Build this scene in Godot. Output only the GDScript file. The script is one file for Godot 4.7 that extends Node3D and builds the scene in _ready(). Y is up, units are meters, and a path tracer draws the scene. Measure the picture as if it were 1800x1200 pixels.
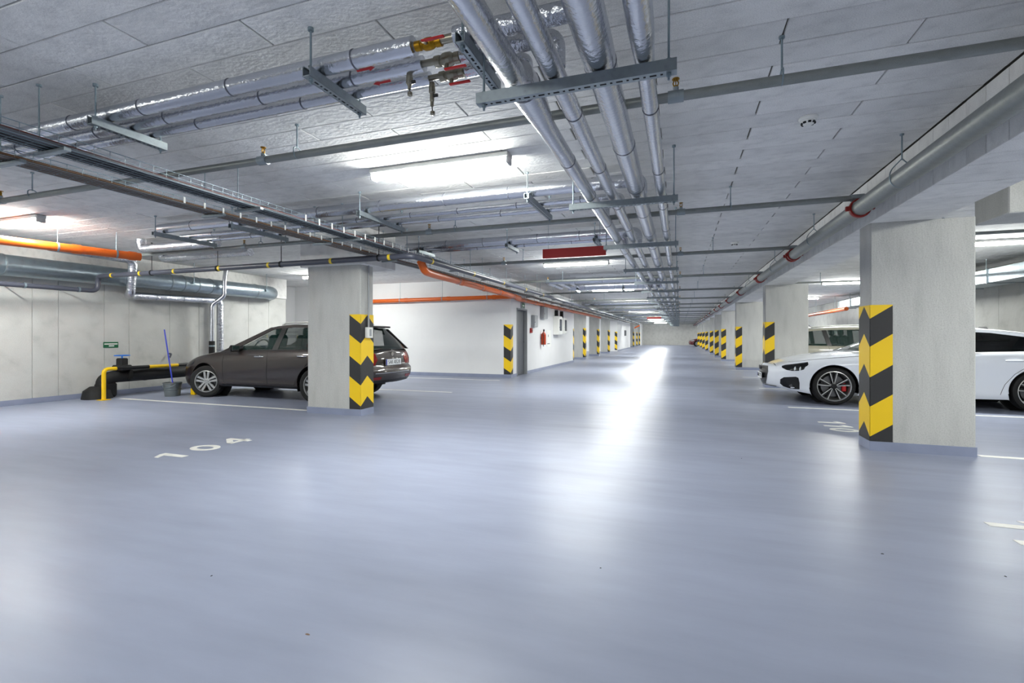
extends Node3D
# An underground car park: aisle along -Z, camera at the origin looking a little to the left of the aisle.

const CEIL := 2.95
const ROW := 0.24
const FAR := -68.0
var M := {}
var used := {}
var rng := RandomNumberGenerator.new()

class MB:
	var v := PackedVector3Array()
	var n := PackedVector3Array()
	var i := PackedInt32Array()
	var o := Vector3.ZERO
	func _init(origin := Vector3.ZERO):
		o = origin
	func tri(a: Vector3, b: Vector3, c: Vector3, na: Vector3, nb: Vector3, nc: Vector3):
		var k := v.size()
		v.append(a - o); v.append(b - o); v.append(c - o)
		n.append(na); n.append(nb); n.append(nc)
		if (b - a).cross(c - a).dot(na + nb + nc) > 0:
			i.append_array([k, k + 2, k + 1])
		else:
			i.append_array([k, k + 1, k + 2])
	func quad4(a: Vector3, b: Vector3, c: Vector3, d: Vector3, na: Vector3, nb: Vector3, nc: Vector3, nd: Vector3):
		var k := v.size()
		v.append(a - o); v.append(b - o); v.append(c - o); v.append(d - o)
		n.append(na); n.append(nb); n.append(nc); n.append(nd)
		if (c - a).cross(d - b).dot(na + nb + nc + nd) > 0:
			i.append_array([k, k + 2, k + 1, k, k + 3, k + 2])
		else:
			i.append_array([k, k + 1, k + 2, k, k + 2, k + 3])
	func quad(a: Vector3, b: Vector3, c: Vector3, d: Vector3, nn: Vector3):
		quad4(a, b, c, d, nn, nn, nn, nn)
	func box(c: Vector3, s: Vector3, b := Basis()):
		var h := s / 2.0
		for ax in 3:
			for sg in [-1.0, 1.0]:
				var e := [Vector3.RIGHT, Vector3.UP, Vector3.BACK]
				var nn: Vector3 = e[ax] * sg
				var p: Vector3 = e[(ax + 1) % 3] * h[(ax + 1) % 3]
				var q: Vector3 = e[(ax + 2) % 3] * h[(ax + 2) % 3]
				var f: Vector3 = nn * h[ax]
				quad(c + b * (f + p + q), c + b * (f - p + q), c + b * (f - p - q), c + b * (f + p - q), b * nn)
	func cbox(c: Vector3, s: Vector3, ch: float, b := Basis()):
		var h := s / 2.0
		var e := [Vector3.RIGHT, Vector3.UP, Vector3.BACK]
		for ax in 3:
			var a1 := (ax + 1) % 3
			var a2 := (ax + 2) % 3
			for sg in [-1.0, 1.0]:
				var nn: Vector3 = e[ax] * sg
				var p: Vector3 = e[a1] * (h[a1] - ch)
				var q: Vector3 = e[a2] * (h[a2] - ch)
				var f: Vector3 = nn * h[ax]
				quad(c + b * (f + p + q), c + b * (f - p + q), c + b * (f - p - q), c + b * (f + p - q), b * nn)
			for s1 in [-1.0, 1.0]:
				for s2 in [-1.0, 1.0]:
					var l: Vector3 = e[ax] * (h[ax] - ch)
					var u1: Vector3 = e[a1] * s1 * h[a1] + e[a2] * s2 * (h[a2] - ch)
					var u2: Vector3 = e[a1] * s1 * (h[a1] - ch) + e[a2] * s2 * h[a2]
					quad(c + b * (u1 + l), c + b * (u1 - l), c + b * (u2 - l), c + b * (u2 + l), b * (e[a1] * s1 + e[a2] * s2).normalized())
		for sx in [-1.0, 1.0]:
			for sy in [-1.0, 1.0]:
				for sz in [-1.0, 1.0]:
					var g := Vector3(sx, sy, sz)
					var k := b * g.normalized()
					tri(c + b * (g * Vector3(h.x, h.y - ch, h.z - ch)), c + b * (g * Vector3(h.x - ch, h.y, h.z - ch)), c + b * (g * Vector3(h.x - ch, h.y - ch, h.z)), k, k, k)
	func tube(path: Array, r, seg := 12, caps := true):
		var N := path.size()
		var rings := []
		var dirs := []
		var up := Vector3.ZERO
		for k in N:
			var t: Vector3
			if k == 0: t = path[1] - path[0]
			elif k == N - 1: t = path[k] - path[k - 1]
			else: t = (path[k] - path[k - 1]).normalized() + (path[k + 1] - path[k]).normalized()
			t = t.normalized()
			if up == Vector3.ZERO:
				up = Vector3.UP if absf(t.y) < 0.9 else Vector3.RIGHT
			var sd := t.cross(up).normalized()
			up = sd.cross(t).normalized()
			var rad: float = r[k] if r is Array else r
			var ring := []
			var dr := []
			for j in seg:
				var a := TAU * j / seg
				var d := sd * cos(a) + up * sin(a)
				dr.append(d)
				ring.append(path[k] + d * rad)
			rings.append(ring)
			dirs.append(dr)
		for k in N - 1:
			for j in seg:
				var j2 := (j + 1) % seg
				quad4(rings[k][j], rings[k][j2], rings[k + 1][j2], rings[k + 1][j], dirs[k][j], dirs[k][j2], dirs[k + 1][j2], dirs[k + 1][j])
		if caps:
			for e in [0, N - 1]:
				var nn: Vector3 = (path[0] - path[1]).normalized() if e == 0 else (path[N - 1] - path[N - 2]).normalized()
				for j in seg:
					tri(path[e], rings[e][j], rings[e][(j + 1) % seg], nn, nn, nn)
	func cyl(a: Vector3, b: Vector3, r, seg := 12):
		tube([a, b], r, seg)
	func lathe(prof: Array, seg: int, xf: Transform3D):
		# prof: Vector2(radius, height along local Y); each segment flat along the profile, round about Y
		for k in prof.size() - 1:
			var p: Vector2 = prof[k]
			var q: Vector2 = prof[k + 1]
			var d := (q - p)
			if d.length() < 1e-6: continue
			var nn := Vector2(d.y, -d.x).normalized()
			for j in seg:
				var a := TAU * j / seg
				var b := TAU * (j + 1) / seg
				var ca := Vector3(cos(a), 0, sin(a))
				var cb := Vector3(cos(b), 0, sin(b))
				var na := xf.basis * (ca * nn.x + Vector3.UP * nn.y)
				var nb := xf.basis * (cb * nn.x + Vector3.UP * nn.y)
				quad4(xf * (ca * p.x + Vector3.UP * p.y), xf * (cb * p.x + Vector3.UP * p.y), xf * (cb * q.x + Vector3.UP * q.y), xf * (ca * q.x + Vector3.UP * q.y), na, nb, nb, na)
	func prism(poly: PackedVector2Array, z0: float, z1: float, xf := Transform3D()):
		var t := Geometry2D.triangulate_polygon(poly)
		for e in [z0, z1]:
			var nn := xf.basis * Vector3(0, 0, 1.0 if e == maxf(z0, z1) else -1.0)
			for k in range(0, t.size(), 3):
				tri(xf * Vector3(poly[t[k]].x, poly[t[k]].y, e), xf * Vector3(poly[t[k + 1]].x, poly[t[k + 1]].y, e), xf * Vector3(poly[t[k + 2]].x, poly[t[k + 2]].y, e), nn, nn, nn)
		var area := 0.0
		for k in poly.size():
			area += poly[k].cross(poly[(k + 1) % poly.size()])
		for k in poly.size():
			var p := poly[k]
			var q := poly[(k + 1) % poly.size()]
			var d := (q - p).normalized()
			var n2 := Vector2(d.y, -d.x) * signf(area)
			quad(xf * Vector3(p.x, p.y, z0), xf * Vector3(q.x, q.y, z0), xf * Vector3(q.x, q.y, z1), xf * Vector3(p.x, p.y, z1), xf.basis * Vector3(n2.x, n2.y, 0))
	func grid(P: Array, org: Vector3, mask := Vector3.ONE, skip := {}):
		# P[a][b] points; (p - org) * mask points outwards; skip holds cells a * 1000 + b
		var A := P.size()
		var B: int = P[0].size()
		var N := []
		for a in A:
			var row := []
			for b in B:
				var da: Vector3 = P[mini(a + 1, A - 1)][b] - P[maxi(a - 1, 0)][b]
				var db: Vector3 = P[a][mini(b + 1, B - 1)] - P[a][maxi(b - 1, 0)]
				var c := da.cross(db)
				var away: Vector3 = (P[a][b] - org) * mask
				if c.length() < 1e-9:
					c = away
				c = c.normalized()
				if c.dot(away) < 0: c = -c
				row.append(c)
			N.append(row)
		for a in A - 1:
			for b in B - 1:
				if skip.has(a * 1000 + b): continue
				quad4(P[a][b], P[a + 1][b], P[a + 1][b + 1], P[a][b + 1], N[a][b], N[a + 1][b], N[a + 1][b + 1], N[a][b + 1])
	func mesh(m: Material) -> ArrayMesh:
		var arr := []
		arr.resize(Mesh.ARRAY_MAX)
		arr[Mesh.ARRAY_VERTEX] = v
		arr[Mesh.ARRAY_NORMAL] = n
		arr[Mesh.ARRAY_INDEX] = i
		var am := ArrayMesh.new()
		am.add_surface_from_arrays(Mesh.PRIMITIVE_TRIANGLES, arr)
		am.surface_set_material(0, m)
		return am

func fillet(pts: Array, r: float, k := 6) -> Array:
	var out := [pts[0]]
	for a in range(1, pts.size() - 1):
		var p: Vector3 = pts[a]
		var d0: Vector3 = (pts[a - 1] - p)
		var d1: Vector3 = (pts[a + 1] - p)
		var rr := minf(r, minf(d0.length(), d1.length()) * 0.49)
		var s := p + d0.normalized() * rr
		var e := p + d1.normalized() * rr
		for j in k + 1:
			var t := float(j) / k
			out.append(s.lerp(p, t).lerp(p.lerp(e, t), t))
	out.append(pts[-1])
	return out

func num(nm: String) -> String:
	if not used.has(nm):
		used[nm] = 0
		return nm
	used[nm] += 1
	return "%s_%03d" % [nm, used[nm]]

func thing(nm: String, label: String, cat: String, at := Vector3.ZERO, group := "") -> Node3D:
	var t := Node3D.new()
	t.name = num(nm)
	add_child(t)
	t.position = at
	t.set_meta("label", label)
	t.set_meta("category", cat)
	if group: t.set_meta("group", group)
	return t

func structure(nm: String, label: String, cat: String, at := Vector3.ZERO, group := "") -> Node3D:
	var t := thing(nm, label, cat, at, group)
	t.set_meta("kind", "structure")
	return t

func part(parent: Node, nm: String, mb: MB, mat: Material, label := "") -> MeshInstance3D:
	var o := MeshInstance3D.new()
	o.name = nm
	o.mesh = mb.mesh(mat)
	parent.add_child(o, true)
	if label: o.set_meta("label", label)
	return o

func mpart(parent: Node, nm: String, mesh: Mesh, at: Vector3, mat: Material = null, basis := Basis()) -> MeshInstance3D:
	var o := MeshInstance3D.new()
	o.name = nm
	o.mesh = mesh
	if mat: o.material_override = mat
	o.transform = Transform3D(basis, at)
	parent.add_child(o, true)
	return o

func copy(src: Node3D, at: Vector3, nm: String, label := "") -> Node3D:
	var c: Node3D = src.duplicate()
	c.name = num(nm)
	add_child(c)
	c.position = at
	if label: c.set_meta("label", label)
	return c

# ---------------------------------------------------------------- materials
func ntex(sd: int, freq: float, stops: Array, cols: Array, size := 512, oct := 4, kind := FastNoiseLite.TYPE_SIMPLEX_SMOOTH) -> NoiseTexture2D:
	var f := FastNoiseLite.new()
	f.seed = sd
	f.noise_type = kind
	f.frequency = freq
	f.fractal_octaves = oct
	var t := NoiseTexture2D.new()
	t.width = size
	t.height = size
	t.seamless = true
	t.noise = f
	if cols.size():
		var g := Gradient.new()
		g.offsets = PackedFloat32Array(stops)
		g.colors = PackedColorArray(cols)
		t.color_ramp = g
	return t

func grey(x: float) -> Color:
	return Color(x, x, x)

func sm(key: String, c: Color, rough := 0.6, metal := 0.0, spec := 0.5) -> StandardMaterial3D:
	var m := StandardMaterial3D.new()
	m.resource_name = key
	m.albedo_color = c
	m.roughness = rough
	m.metallic = metal
	m.metallic_specular = spec
	M[key] = m
	return m

func textured(key: String, c: Color, rough: float, coarse: Texture2D, s1: Vector3, fine: Texture2D = null, s2 := Vector3.ONE, bump: Texture2D = null, bump_cm := 0.0, metal := 0.0) -> StandardMaterial3D:
	var m := sm(key, c, rough, metal)
	m.albedo_texture = coarse
	m.uv1_triplanar = true
	m.uv1_world_triplanar = true
	m.uv1_scale = s1
	if fine:
		m.detail_enabled = true
		m.detail_albedo = fine
		m.detail_blend_mode = BaseMaterial3D.BLEND_MODE_MUL
		m.detail_uv_layer = BaseMaterial3D.DETAIL_UV_2
		m.uv2_triplanar = true
		m.uv2_world_triplanar = true
		m.uv2_scale = s2
	if bump:
		m.heightmap_enabled = true
		m.heightmap_texture = bump
		m.heightmap_scale = bump_cm
	return m

func make_materials():
	var soft := ntex(11, 0.006, [0.0, 0.45, 1.0], [grey(0.93), grey(0.975), grey(1.0)], 512, 5)
	var blot := ntex(12, 0.012, [0.0, 0.30, 0.55, 1.0], [grey(0.90), grey(0.96), grey(0.985), grey(1.0)], 512, 6)
	var speck := ntex(13, 0.09, [0.0, 0.35, 0.6, 1.0], [grey(0.88), grey(0.965), grey(1.0), grey(1.0)], 512, 3)
	var fibre := ntex(14, 0.12, [0.0, 0.4, 0.6, 1.0], [grey(0.86), grey(0.96), grey(1.0), grey(1.0)], 512, 4)
	var bumpy := ntex(15, 0.05, [], [], 512, 5)
	var fineb := ntex(16, 0.15, [], [], 512, 3)
	var crumple := ntex(17, 0.02, [], [], 512, 4, FastNoiseLite.TYPE_CELLULAR)
	textured("concrete", Color(0.765, 0.765, 0.75), 0.85, blot, Vector3.ONE * 0.33, speck, Vector3.ONE * 1.7, bumpy, 0.25)
	textured("concrete_column", Color(0.755, 0.755, 0.74), 0.82, soft, Vector3(1.4, 0.35, 1.4), speck, Vector3.ONE * 1.3, bumpy, 0.15)
	textured("white_paint", Color(0.885, 0.885, 0.885), 0.75, ntex(18, 0.006, [0.0, 1.0], [grey(0.975), grey(1.0)], 256, 4), Vector3.ONE * 0.4, null, Vector3.ONE, fineb, 0.05)
	for k in 4:
		var tone: float = [0.92, 0.935, 0.91, 0.945][k]
		textured("board%d" % k, Color(tone, tone * 0.995, tone * 0.98), 0.95, blot, Vector3(0.55, 0.6, 0.8) * (1.0 + 0.13 * k), fibre, Vector3(1.6, 2.5, 2.5), bumpy, 0.3)
	textured("slab", Color(0.42, 0.405, 0.345), 0.95, blot, Vector3.ONE)
	# floor: coated, pale blue grey, faint scuffs across and along the bays
	var f := textured("floor", Color(0.575, 0.60, 0.675), 0.39, soft, Vector3(0.07, 0.3, 0.45), ntex(21, 0.012, [0.0, 1.0], [grey(0.955), grey(1.0)], 1024, 3), Vector3(0.10, 1.0, 0.42), fineb, 0.018)
	f.roughness_texture = ntex(22, 0.01, [0.0, 0.5, 1.0], [grey(0.84), grey(0.92), grey(1.0)], 512, 3)
	f.roughness_texture_channel = BaseMaterial3D.TEXTURE_CHANNEL_RED
	f.metallic_specular = 0.24
	textured("skirting", Color(0.545, 0.575, 0.665), 0.4, soft, Vector3.ONE * 0.7)
	textured("road_paint", Color(0.89, 0.885, 0.86), 0.55, blot, Vector3.ONE * 1.3)
	sm("tape_yellow", Color(0.93, 0.77, 0.02), 0.5)
	sm("tape_black", Color(0.16, 0.16, 0.165), 0.55)
	var fo := sm("foil", Color(0.80, 0.81, 0.835), 0.24, 1.0)
	fo.heightmap_enabled = true
	fo.heightmap_texture = ntex(19, 0.03, [], [], 512, 5)
	fo.heightmap_scale = 0.24
	fo.uv1_triplanar = true
	fo.uv1_world_triplanar = true
	fo.uv1_scale = Vector3(1.8, 2.6, 1.8)
	var fb := fo.duplicate()
	fb.heightmap_texture = crumple
	fb.heightmap_scale = 1.1
	fb.uv1_scale = Vector3.ONE * 2.6
	M["foil_crumpled"] = fb
	sm("foil_seam", Color(0.42, 0.43, 0.47), 0.45, 0.7)
	textured("galvanised", Color(0.60, 0.635, 0.65), 0.42, blot, Vector3.ONE * 3.0, null, Vector3.ONE, null, 0.0, 0.75)
	textured("duct_steel", Color(0.62, 0.67, 0.70), 0.30, blot, Vector3.ONE * 1.4, null, Vector3.ONE, bumpy, 0.12, 0.88)
	textured("steel_pipe", Color(0.56, 0.575, 0.565), 0.45, blot, Vector3(1.2, 3.0, 3.0), speck, Vector3.ONE * 4.0, null, 0.0, 0.55)
	sm("zinc", Color(0.52, 0.58, 0.61), 0.4, 0.6)
	sm("slot", Color(0.03, 0.035, 0.045), 0.8)
	sm("orange_plastic", Color(0.80, 0.36, 0.07), 0.38)
	sm("red_coupling", Color(0.55, 0.09, 0.05), 0.45)
	sm("grey_plastic", Color(0.265, 0.275, 0.32), 0.42)
	sm("yellow_mark", Color(0.87, 0.75, 0.14), 0.5)
	sm("yellow_paint", Color(0.90, 0.73, 0.03), 0.35)
	sm("black_foam", Color(0.05, 0.05, 0.055), 0.7)
	sm("black_plastic", Color(0.045, 0.045, 0.05), 0.4)
	sm("rubber", Color(0.035, 0.035, 0.037), 0.75)
	sm("brass", Color(0.62, 0.46, 0.10), 0.38, 0.85)
	sm("nickel", Color(0.58, 0.56, 0.50), 0.33, 0.85)
	sm("handle_red", Color(0.72, 0.07, 0.06), 0.4)
	sm("sign_red", Color(0.60, 0.06, 0.06), 0.5)
	sm("sign_green", Color(0.02, 0.36, 0.22), 0.5)
	sm("white_plastic", Color(0.90, 0.90, 0.88), 0.45)
	sm("grey_metal", Color(0.60, 0.61, 0.62), 0.5)
	sm("door_grey", Color(0.34, 0.35, 0.37), 0.45)
	sm("door_frame", Color(0.53, 0.54, 0.55), 0.5)
	sm("blue_paint", Color(0.10, 0.42, 0.78), 0.35)
	sm("broom_blue", Color(0.18, 0.24, 0.72), 0.4)
	sm("bucket_grey", Color(0.44, 0.47, 0.48), 0.4, 0.5)
	sm("cable_black", Color(0.06, 0.065, 0.09), 0.5)
	sm("cable_brown", Color(0.40, 0.29, 0.20), 0.55)
	sm("cable_red", Color(0.42, 0.20, 0.16), 0.5)
	sm("cable_grey", Color(0.36, 0.37, 0.39), 0.5)
	sm("extinguisher_red", Color(0.74, 0.24, 0.06), 0.35)
	sm("box_glass", Color(0.20, 0.24, 0.30), 0.12)
	sm("lamp_body", Color(0.72, 0.72, 0.72), 0.5)
	var l := sm("lamp_glow", Color(1, 1, 1), 0.5)
	l.emission_enabled = true
	l.emission = Color(0.99, 1.0, 0.98)
	l.emission_energy_multiplier = 130.0
	# cars
	for d in [["paint_brown", Color(0.135, 0.092, 0.078)], ["paint_white", Color(0.90, 0.915, 0.945)], ["paint_beige", Color(0.60, 0.585, 0.52)], ["paint_red", Color(0.42, 0.08, 0.08)], ["paint_silver", Color(0.62, 0.64, 0.67)]]:
		var p := sm(d[0], d[1], 0.42 if d[0] != "paint_white" else 0.5, 0.35 if d[0] == "paint_brown" else 0.0)
		p.clearcoat_enabled = true
		p.clearcoat = 1.0
		p.clearcoat_roughness = 0.06
	sm("chrome", Color(0.80, 0.80, 0.81), 0.15, 1.0)
	sm("alloy", Color(0.72, 0.72, 0.71), 0.3, 0.85)
	sm("rim_dark", Color(0.07, 0.07, 0.08), 0.35, 0.3)
	sm("rail_silver", Color(0.82, 0.82, 0.80), 0.35, 0.6)
	sm("trim_black", Color(0.028, 0.028, 0.03), 0.3)
	sm("lens_dark", Color(0.07, 0.075, 0.085), 0.12)
	sm("lens_clear", Color(0.86, 0.88, 0.90), 0.15, 0.3)
	sm("lens_red", Color(0.48, 0.02, 0.03), 0.15)
	sm("caliper", Color(0.72, 0.04, 0.06), 0.35)
	sm("interior", Color(0.045, 0.045, 0.05), 0.8)
	sm("plate_white", Color(0.86, 0.87, 0.88), 0.4)
	sm("plate_blue", Color(0.05, 0.12, 0.55), 0.4)
	sm("ink", Color(0.05, 0.05, 0.06), 0.6)
	var g := sm("car_glass", Color(0.09, 0.22, 0.19, 0.32), 0.03)
	g.transparency = BaseMaterial3D.TRANSPARENCY_ALPHA
	var g2 := sm("privacy_glass", Color(0.015, 0.018, 0.02, 0.86), 0.03)
	g2.transparency = BaseMaterial3D.TRANSPARENCY_ALPHA
	sm("disc", Color(0.36, 0.36, 0.37), 0.35, 0.9)

# ---------------------------------------------------------------- setting
var board_mesh := {}

func board(lx: float, lz: float, th: float) -> ArrayMesh:
	# a ceiling board, its visible face down, edges eased
	var key := "%.3f_%.3f" % [lx, lz]
	if not board_mesh.has(key):
		var m := MB.new()
		m.cbox(Vector3(0, th / 2, 0), Vector3(lx, th, lz), 0.004)
		board_mesh[key] = m.mesh(M["board0"])
	return board_mesh[key]

func make_ceiling():
	var c := structure("ceiling", "grey ceiling clad with staggered mineral wool boards over the car park", "ceiling", Vector3(0, CEIL, 0))
	var m := MB.new()
	m.box(Vector3(-3.3, 0.14, -29.5), Vector3(22.6, 0.24, 79))
	part(c, "slab", m, M["slab"])
	var list := []
	var k := -32
	while true:
		var z0 := -1.725 - ROW * k
		var z1 := z0 - ROW
		if z1 < FAR: break
		var off := 1.255 if posmod(k, 2) == 0 else 0.555
		for span in [[-14.0, 1.955], [2.575, 7.38]]:
			var j := floori((span[0] - off) / 1.4)
			while off + 1.4 * j < span[1]:
				var x0 := maxf(off + 1.4 * j, span[0])
				var x1 := minf(off + 1.4 * (j + 1), span[1])
				j += 1
				if x1 - x0 < 0.05: continue
				var p := Vector3((x0 + x1) / 2, 0, (z0 + z1) / 2)
				# is it in the picture?
				var fw := -p.x * 0.3286 - p.z * 0.9445
				var rt := p.x * 0.9445 - p.z * 0.3286
				var seen := fw > 1.6 and absf(rt) < fw * 1.13 + 0.6
				list.append([p, x1 - x0, p.length() + (0.0 if seen else 1000.0)])
		k += 1
	list.sort_custom(func(a, b): return a[2] < b[2])
	var xfs := []
	for q in list.size():
		var e = list[q]
		var lx: float = e[1] - rng.randf_range(0.007, 0.013)
		if q < 300:
			var lxq: float = snappedf(lx, 0.003)
			mpart(c, "ceiling_board", board(lxq, 0.235, 0.022), e[0] + Vector3(0, rng.randf_range(-0.0015, 0.0015), 0), M["board%d" % rng.randi_range(0, 3)])
		else:
			xfs.append(Transform3D(Basis.from_scale(Vector3(lx / 1.39, 1, 1)), e[0] + Vector3(0, rng.randf_range(-0.001, 0.001), 0)))
	for t in 2:
		var mm := MultiMesh.new()
		mm.transform_format = MultiMesh.TRANSFORM_3D
		mm.mesh = board(1.39, 0.235, 0.022)
		var mine := []
		for q in xfs.size():
			if q % 2 == t: mine.append(xfs[q])
		mm.instance_count = mine.size()
		for q in mine.size(): mm.set_instance_transform(q, mine[q])
		var mi := MultiMeshInstance3D.new()
		mi.name = "distant_boards"
		mi.multimesh = mm
		mi.material_override = M["board%d" % (t + 1)]
		mi.set_meta("kind", "stuff")
		c.add_child(mi, true)

func strip_boards(parent: Node3D, xa: float, xb: float, y0: float, y1: float, z_to: float, under: bool, nm: String):
	# boards in a row along the aisle, ROW apart: on a face of a beam or under it
	var k := -30
	var m := MB.new()
	if under: m.cbox(Vector3.ZERO, Vector3(xb - xa, 0.02, ROW - 0.005), 0.003)
	else: m.cbox(Vector3.ZERO, Vector3(0.02, y1 - y0, ROW - 0.005), 0.003)
	var mesh := m.mesh(M["board0"])
	var rest := []
	while -1.725 - ROW * k > z_to:
		var z := -1.725 - ROW * (k + 0.5)
		k += 1
		var p := Vector3((xa + xb) / 2, (y0 + y1) / 2, z) + Vector3(0, 0, 0)
		if z < -2.0 and z > -19.0:
			mpart(parent, nm, mesh, p + Vector3(rng.randf_range(-0.001, 0.001), rng.randf_range(-0.001, 0.001), 0), M["board%d" % rng.randi_range(0, 3)])
		else:
			rest.append(p)
	var mm := MultiMesh.new()
	mm.transform_format = MultiMesh.TRANSFORM_3D
	mm.mesh = mesh
	mm.instance_count = rest.size()
	for q in rest.size(): mm.set_instance_transform(q, Transform3D(Basis(), rest[q]))
	var mi := MultiMeshInstance3D.new()
	mi.name = "distant_" + nm + "s"
	mi.multimesh = mm
	mi.material_override = M["board1"]
	mi.set_meta("kind", "stuff")
	parent.add_child(mi, true)

func stripes(parent: Node3D, faces: Array):
	# yellow and black warning tape; faces: [width, rises at far edge, transform to the face, peak in the middle?]
	var lv := [9.0, 1.438, 1.132, 0.797, 0.478, 0.152, -9.0]
	for fc in faces:
		var w: float = fc[0]
		var xf: Transform3D = fc[1]
		var peak: bool = fc[2]
		for k in 6:
			var poly: PackedVector2Array
			var hi: float = lv[k]
			var lo: float = lv[k + 1]
			var r := 0.14
			if peak:
				poly = PackedVector2Array([Vector2(0, lo), Vector2(w / 2, lo + r), Vector2(w, lo), Vector2(w, hi), Vector2(w / 2, hi + r), Vector2(0, hi)])
			else:
				poly = PackedVector2Array([Vector2(0, lo), Vector2(w, lo + r), Vector2(w, hi + r), Vector2(0, hi)])
			var clip := PackedVector2Array([Vector2(0, 0.102), Vector2(w, 0.102), Vector2(w, 1.586), Vector2(0, 1.586)])
			for piece in Geometry2D.intersect_polygons(poly, clip):
				var m := MB.new()
				m.prism(piece, 0.0, 0.003, xf)
				part(parent, "stripe", m, M["tape_yellow"] if k % 2 == 0 else M["tape_black"])

func column_proto(nm: String, label: String, at: Vector3, w: float, d: float, h: float, side: int, group := "") -> Node3D:
	# at = the floor point of the aisle corner that faces the camera; side +1: the column lies to +x of it
	var t := structure(nm, label, "column", at, group)
	var m := MB.new()
	var x0 := 0.0 if side > 0 else -w
	var ch := 0.014
	var poly := PackedVector2Array([Vector2(x0 + ch, 0), Vector2(x0 + w - ch, 0), Vector2(x0 + w, ch), Vector2(x0 + w, d - ch), Vector2(x0 + w - ch, d), Vector2(x0 + ch, d), Vector2(x0, d - ch), Vector2(x0, ch)])
	# profile in (x, -z), drawn upwards
	var xf := Transform3D(Basis(Vector3.RIGHT, Vector3.FORWARD, Vector3.UP), Vector3.ZERO)
	m.prism(poly, 0.0, h, xf)
	part(t, "shaft", m, M["concrete_column"])
	m = MB.new()
	var sp := PackedVector2Array([Vector2(x0 - 0.006, -0.006), Vector2(x0 + w + 0.006, -0.006), Vector2(x0 + w + 0.006, d + 0.006), Vector2(x0 - 0.006, d + 0.006)])
	m.prism(sp, 0.0, 0.10, xf)
	part(t, "skirting", m, M["skirting"])
	var e := 0.0015
	var fz := Transform3D(Basis(Vector3.RIGHT * side, Vector3.UP, Vector3.BACK), Vector3(0, 0, e))
	var fx := Transform3D(Basis(Vector3.FORWARD, Vector3.UP, Vector3.LEFT * side), Vector3(-side * e, 0, 0))
	stripes(t, [[0.205, fz, false], [d, fx, true]])
	return t

func wall_panels(parent: Node3D, along: String, c: float, th: float, marks: Array, y0: float, y1: float, mat: Material, out: float):
	# concrete cast panel by panel: a core with a joint between panels
	for k in marks.size() - 1:
		var a: float = marks[k]
		var b: float = marks[k + 1]
		var m := MB.new()
		var l := absf(b - a) - 0.006
		var mid := (a + b) / 2
		var cc := c - out * th / 2
		if along == "z": m.cbox(Vector3(cc, (y0 + y1) / 2, mid), Vector3(th, y1 - y0, l), 0.004)
		else: m.cbox(Vector3(mid, (y0 + y1) / 2, cc), Vector3(l, y1 - y0, th), 0.004)
		part(parent, "concrete_panel", m, mat)
	var m2 := MB.new()
	var A: float = marks[0]
	var B: float = marks[-1]
	var c2 := c - out * (th + 0.10)
	if along == "z": m2.box(Vector3(c2, (y0 + y1) / 2, (A + B) / 2), Vector3(0.22, y1 - y0, absf(B - A)))
	else: m2.box(Vector3((A + B) / 2, (y0 + y1) / 2, c2), Vector3(absf(B - A), y1 - y0, 0.22))
	part(parent, "core", m2, M["slab"])

func steps(a: float, b: float, n: int) -> Array:
	var r := []
	for k in n + 1: r.append(lerpf(a, b, float(k) / n))
	return r

func painted_text(parent: Node3D, s: String, at: Vector3, height: float, pitch: float, top: Vector3, read: Vector3):
	# digits painted on the floor, each its own piece
	for k in s.length():
		var m := MB.new()
		var xf := Transform3D(Basis(read, top, Vector3.UP), at + read * pitch * k + Vector3(0, 0.0002, 0))
		var h := height
		var pieces := []
		if s[k] == "1":
			pieces = [PackedVector2Array([Vector2(-0.01, 0), Vector2(0.065, 0), Vector2(0.065, h), Vector2(0.005, h), Vector2(-0.10, h * 0.80), Vector2(-0.10, h * 0.64), Vector2(-0.01, h * 0.76)])]
		elif s[k] == "0":
			for q in 24:
				var a := TAU * q / 24.0
				var b := TAU * (q + 1) / 24.0
				pieces.append(PackedVector2Array([Vector2(cos(a) * 0.06, h / 2 + sin(a) * (h / 2 - 0.065)), Vector2(cos(a) * 0.13, h / 2 + sin(a) * h / 2), Vector2(cos(b) * 0.13, h / 2 + sin(b) * h / 2), Vector2(cos(b) * 0.06, h / 2 + sin(b) * (h / 2 - 0.065))]))
		else:
			pieces = [PackedVector2Array([Vector2(0.02, 0), Vector2(0.085, 0), Vector2(0.085, h), Vector2(0.02, h)]), PackedVector2Array([Vector2(0.02, h), Vector2(-0.14, 0.14), Vector2(-0.14, 0.07), Vector2(-0.06, 0.13), Vector2(0.02, h * 0.70)]), PackedVector2Array([Vector2(-0.14, 0.07), Vector2(0.125, 0.07), Vector2(0.125, 0.13), Vector2(-0.14, 0.13)])]
		for p in pieces: m.prism(p, 0.0, 0.002, xf)
		part(parent, "painted_digit", m, M["road_paint"])

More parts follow.
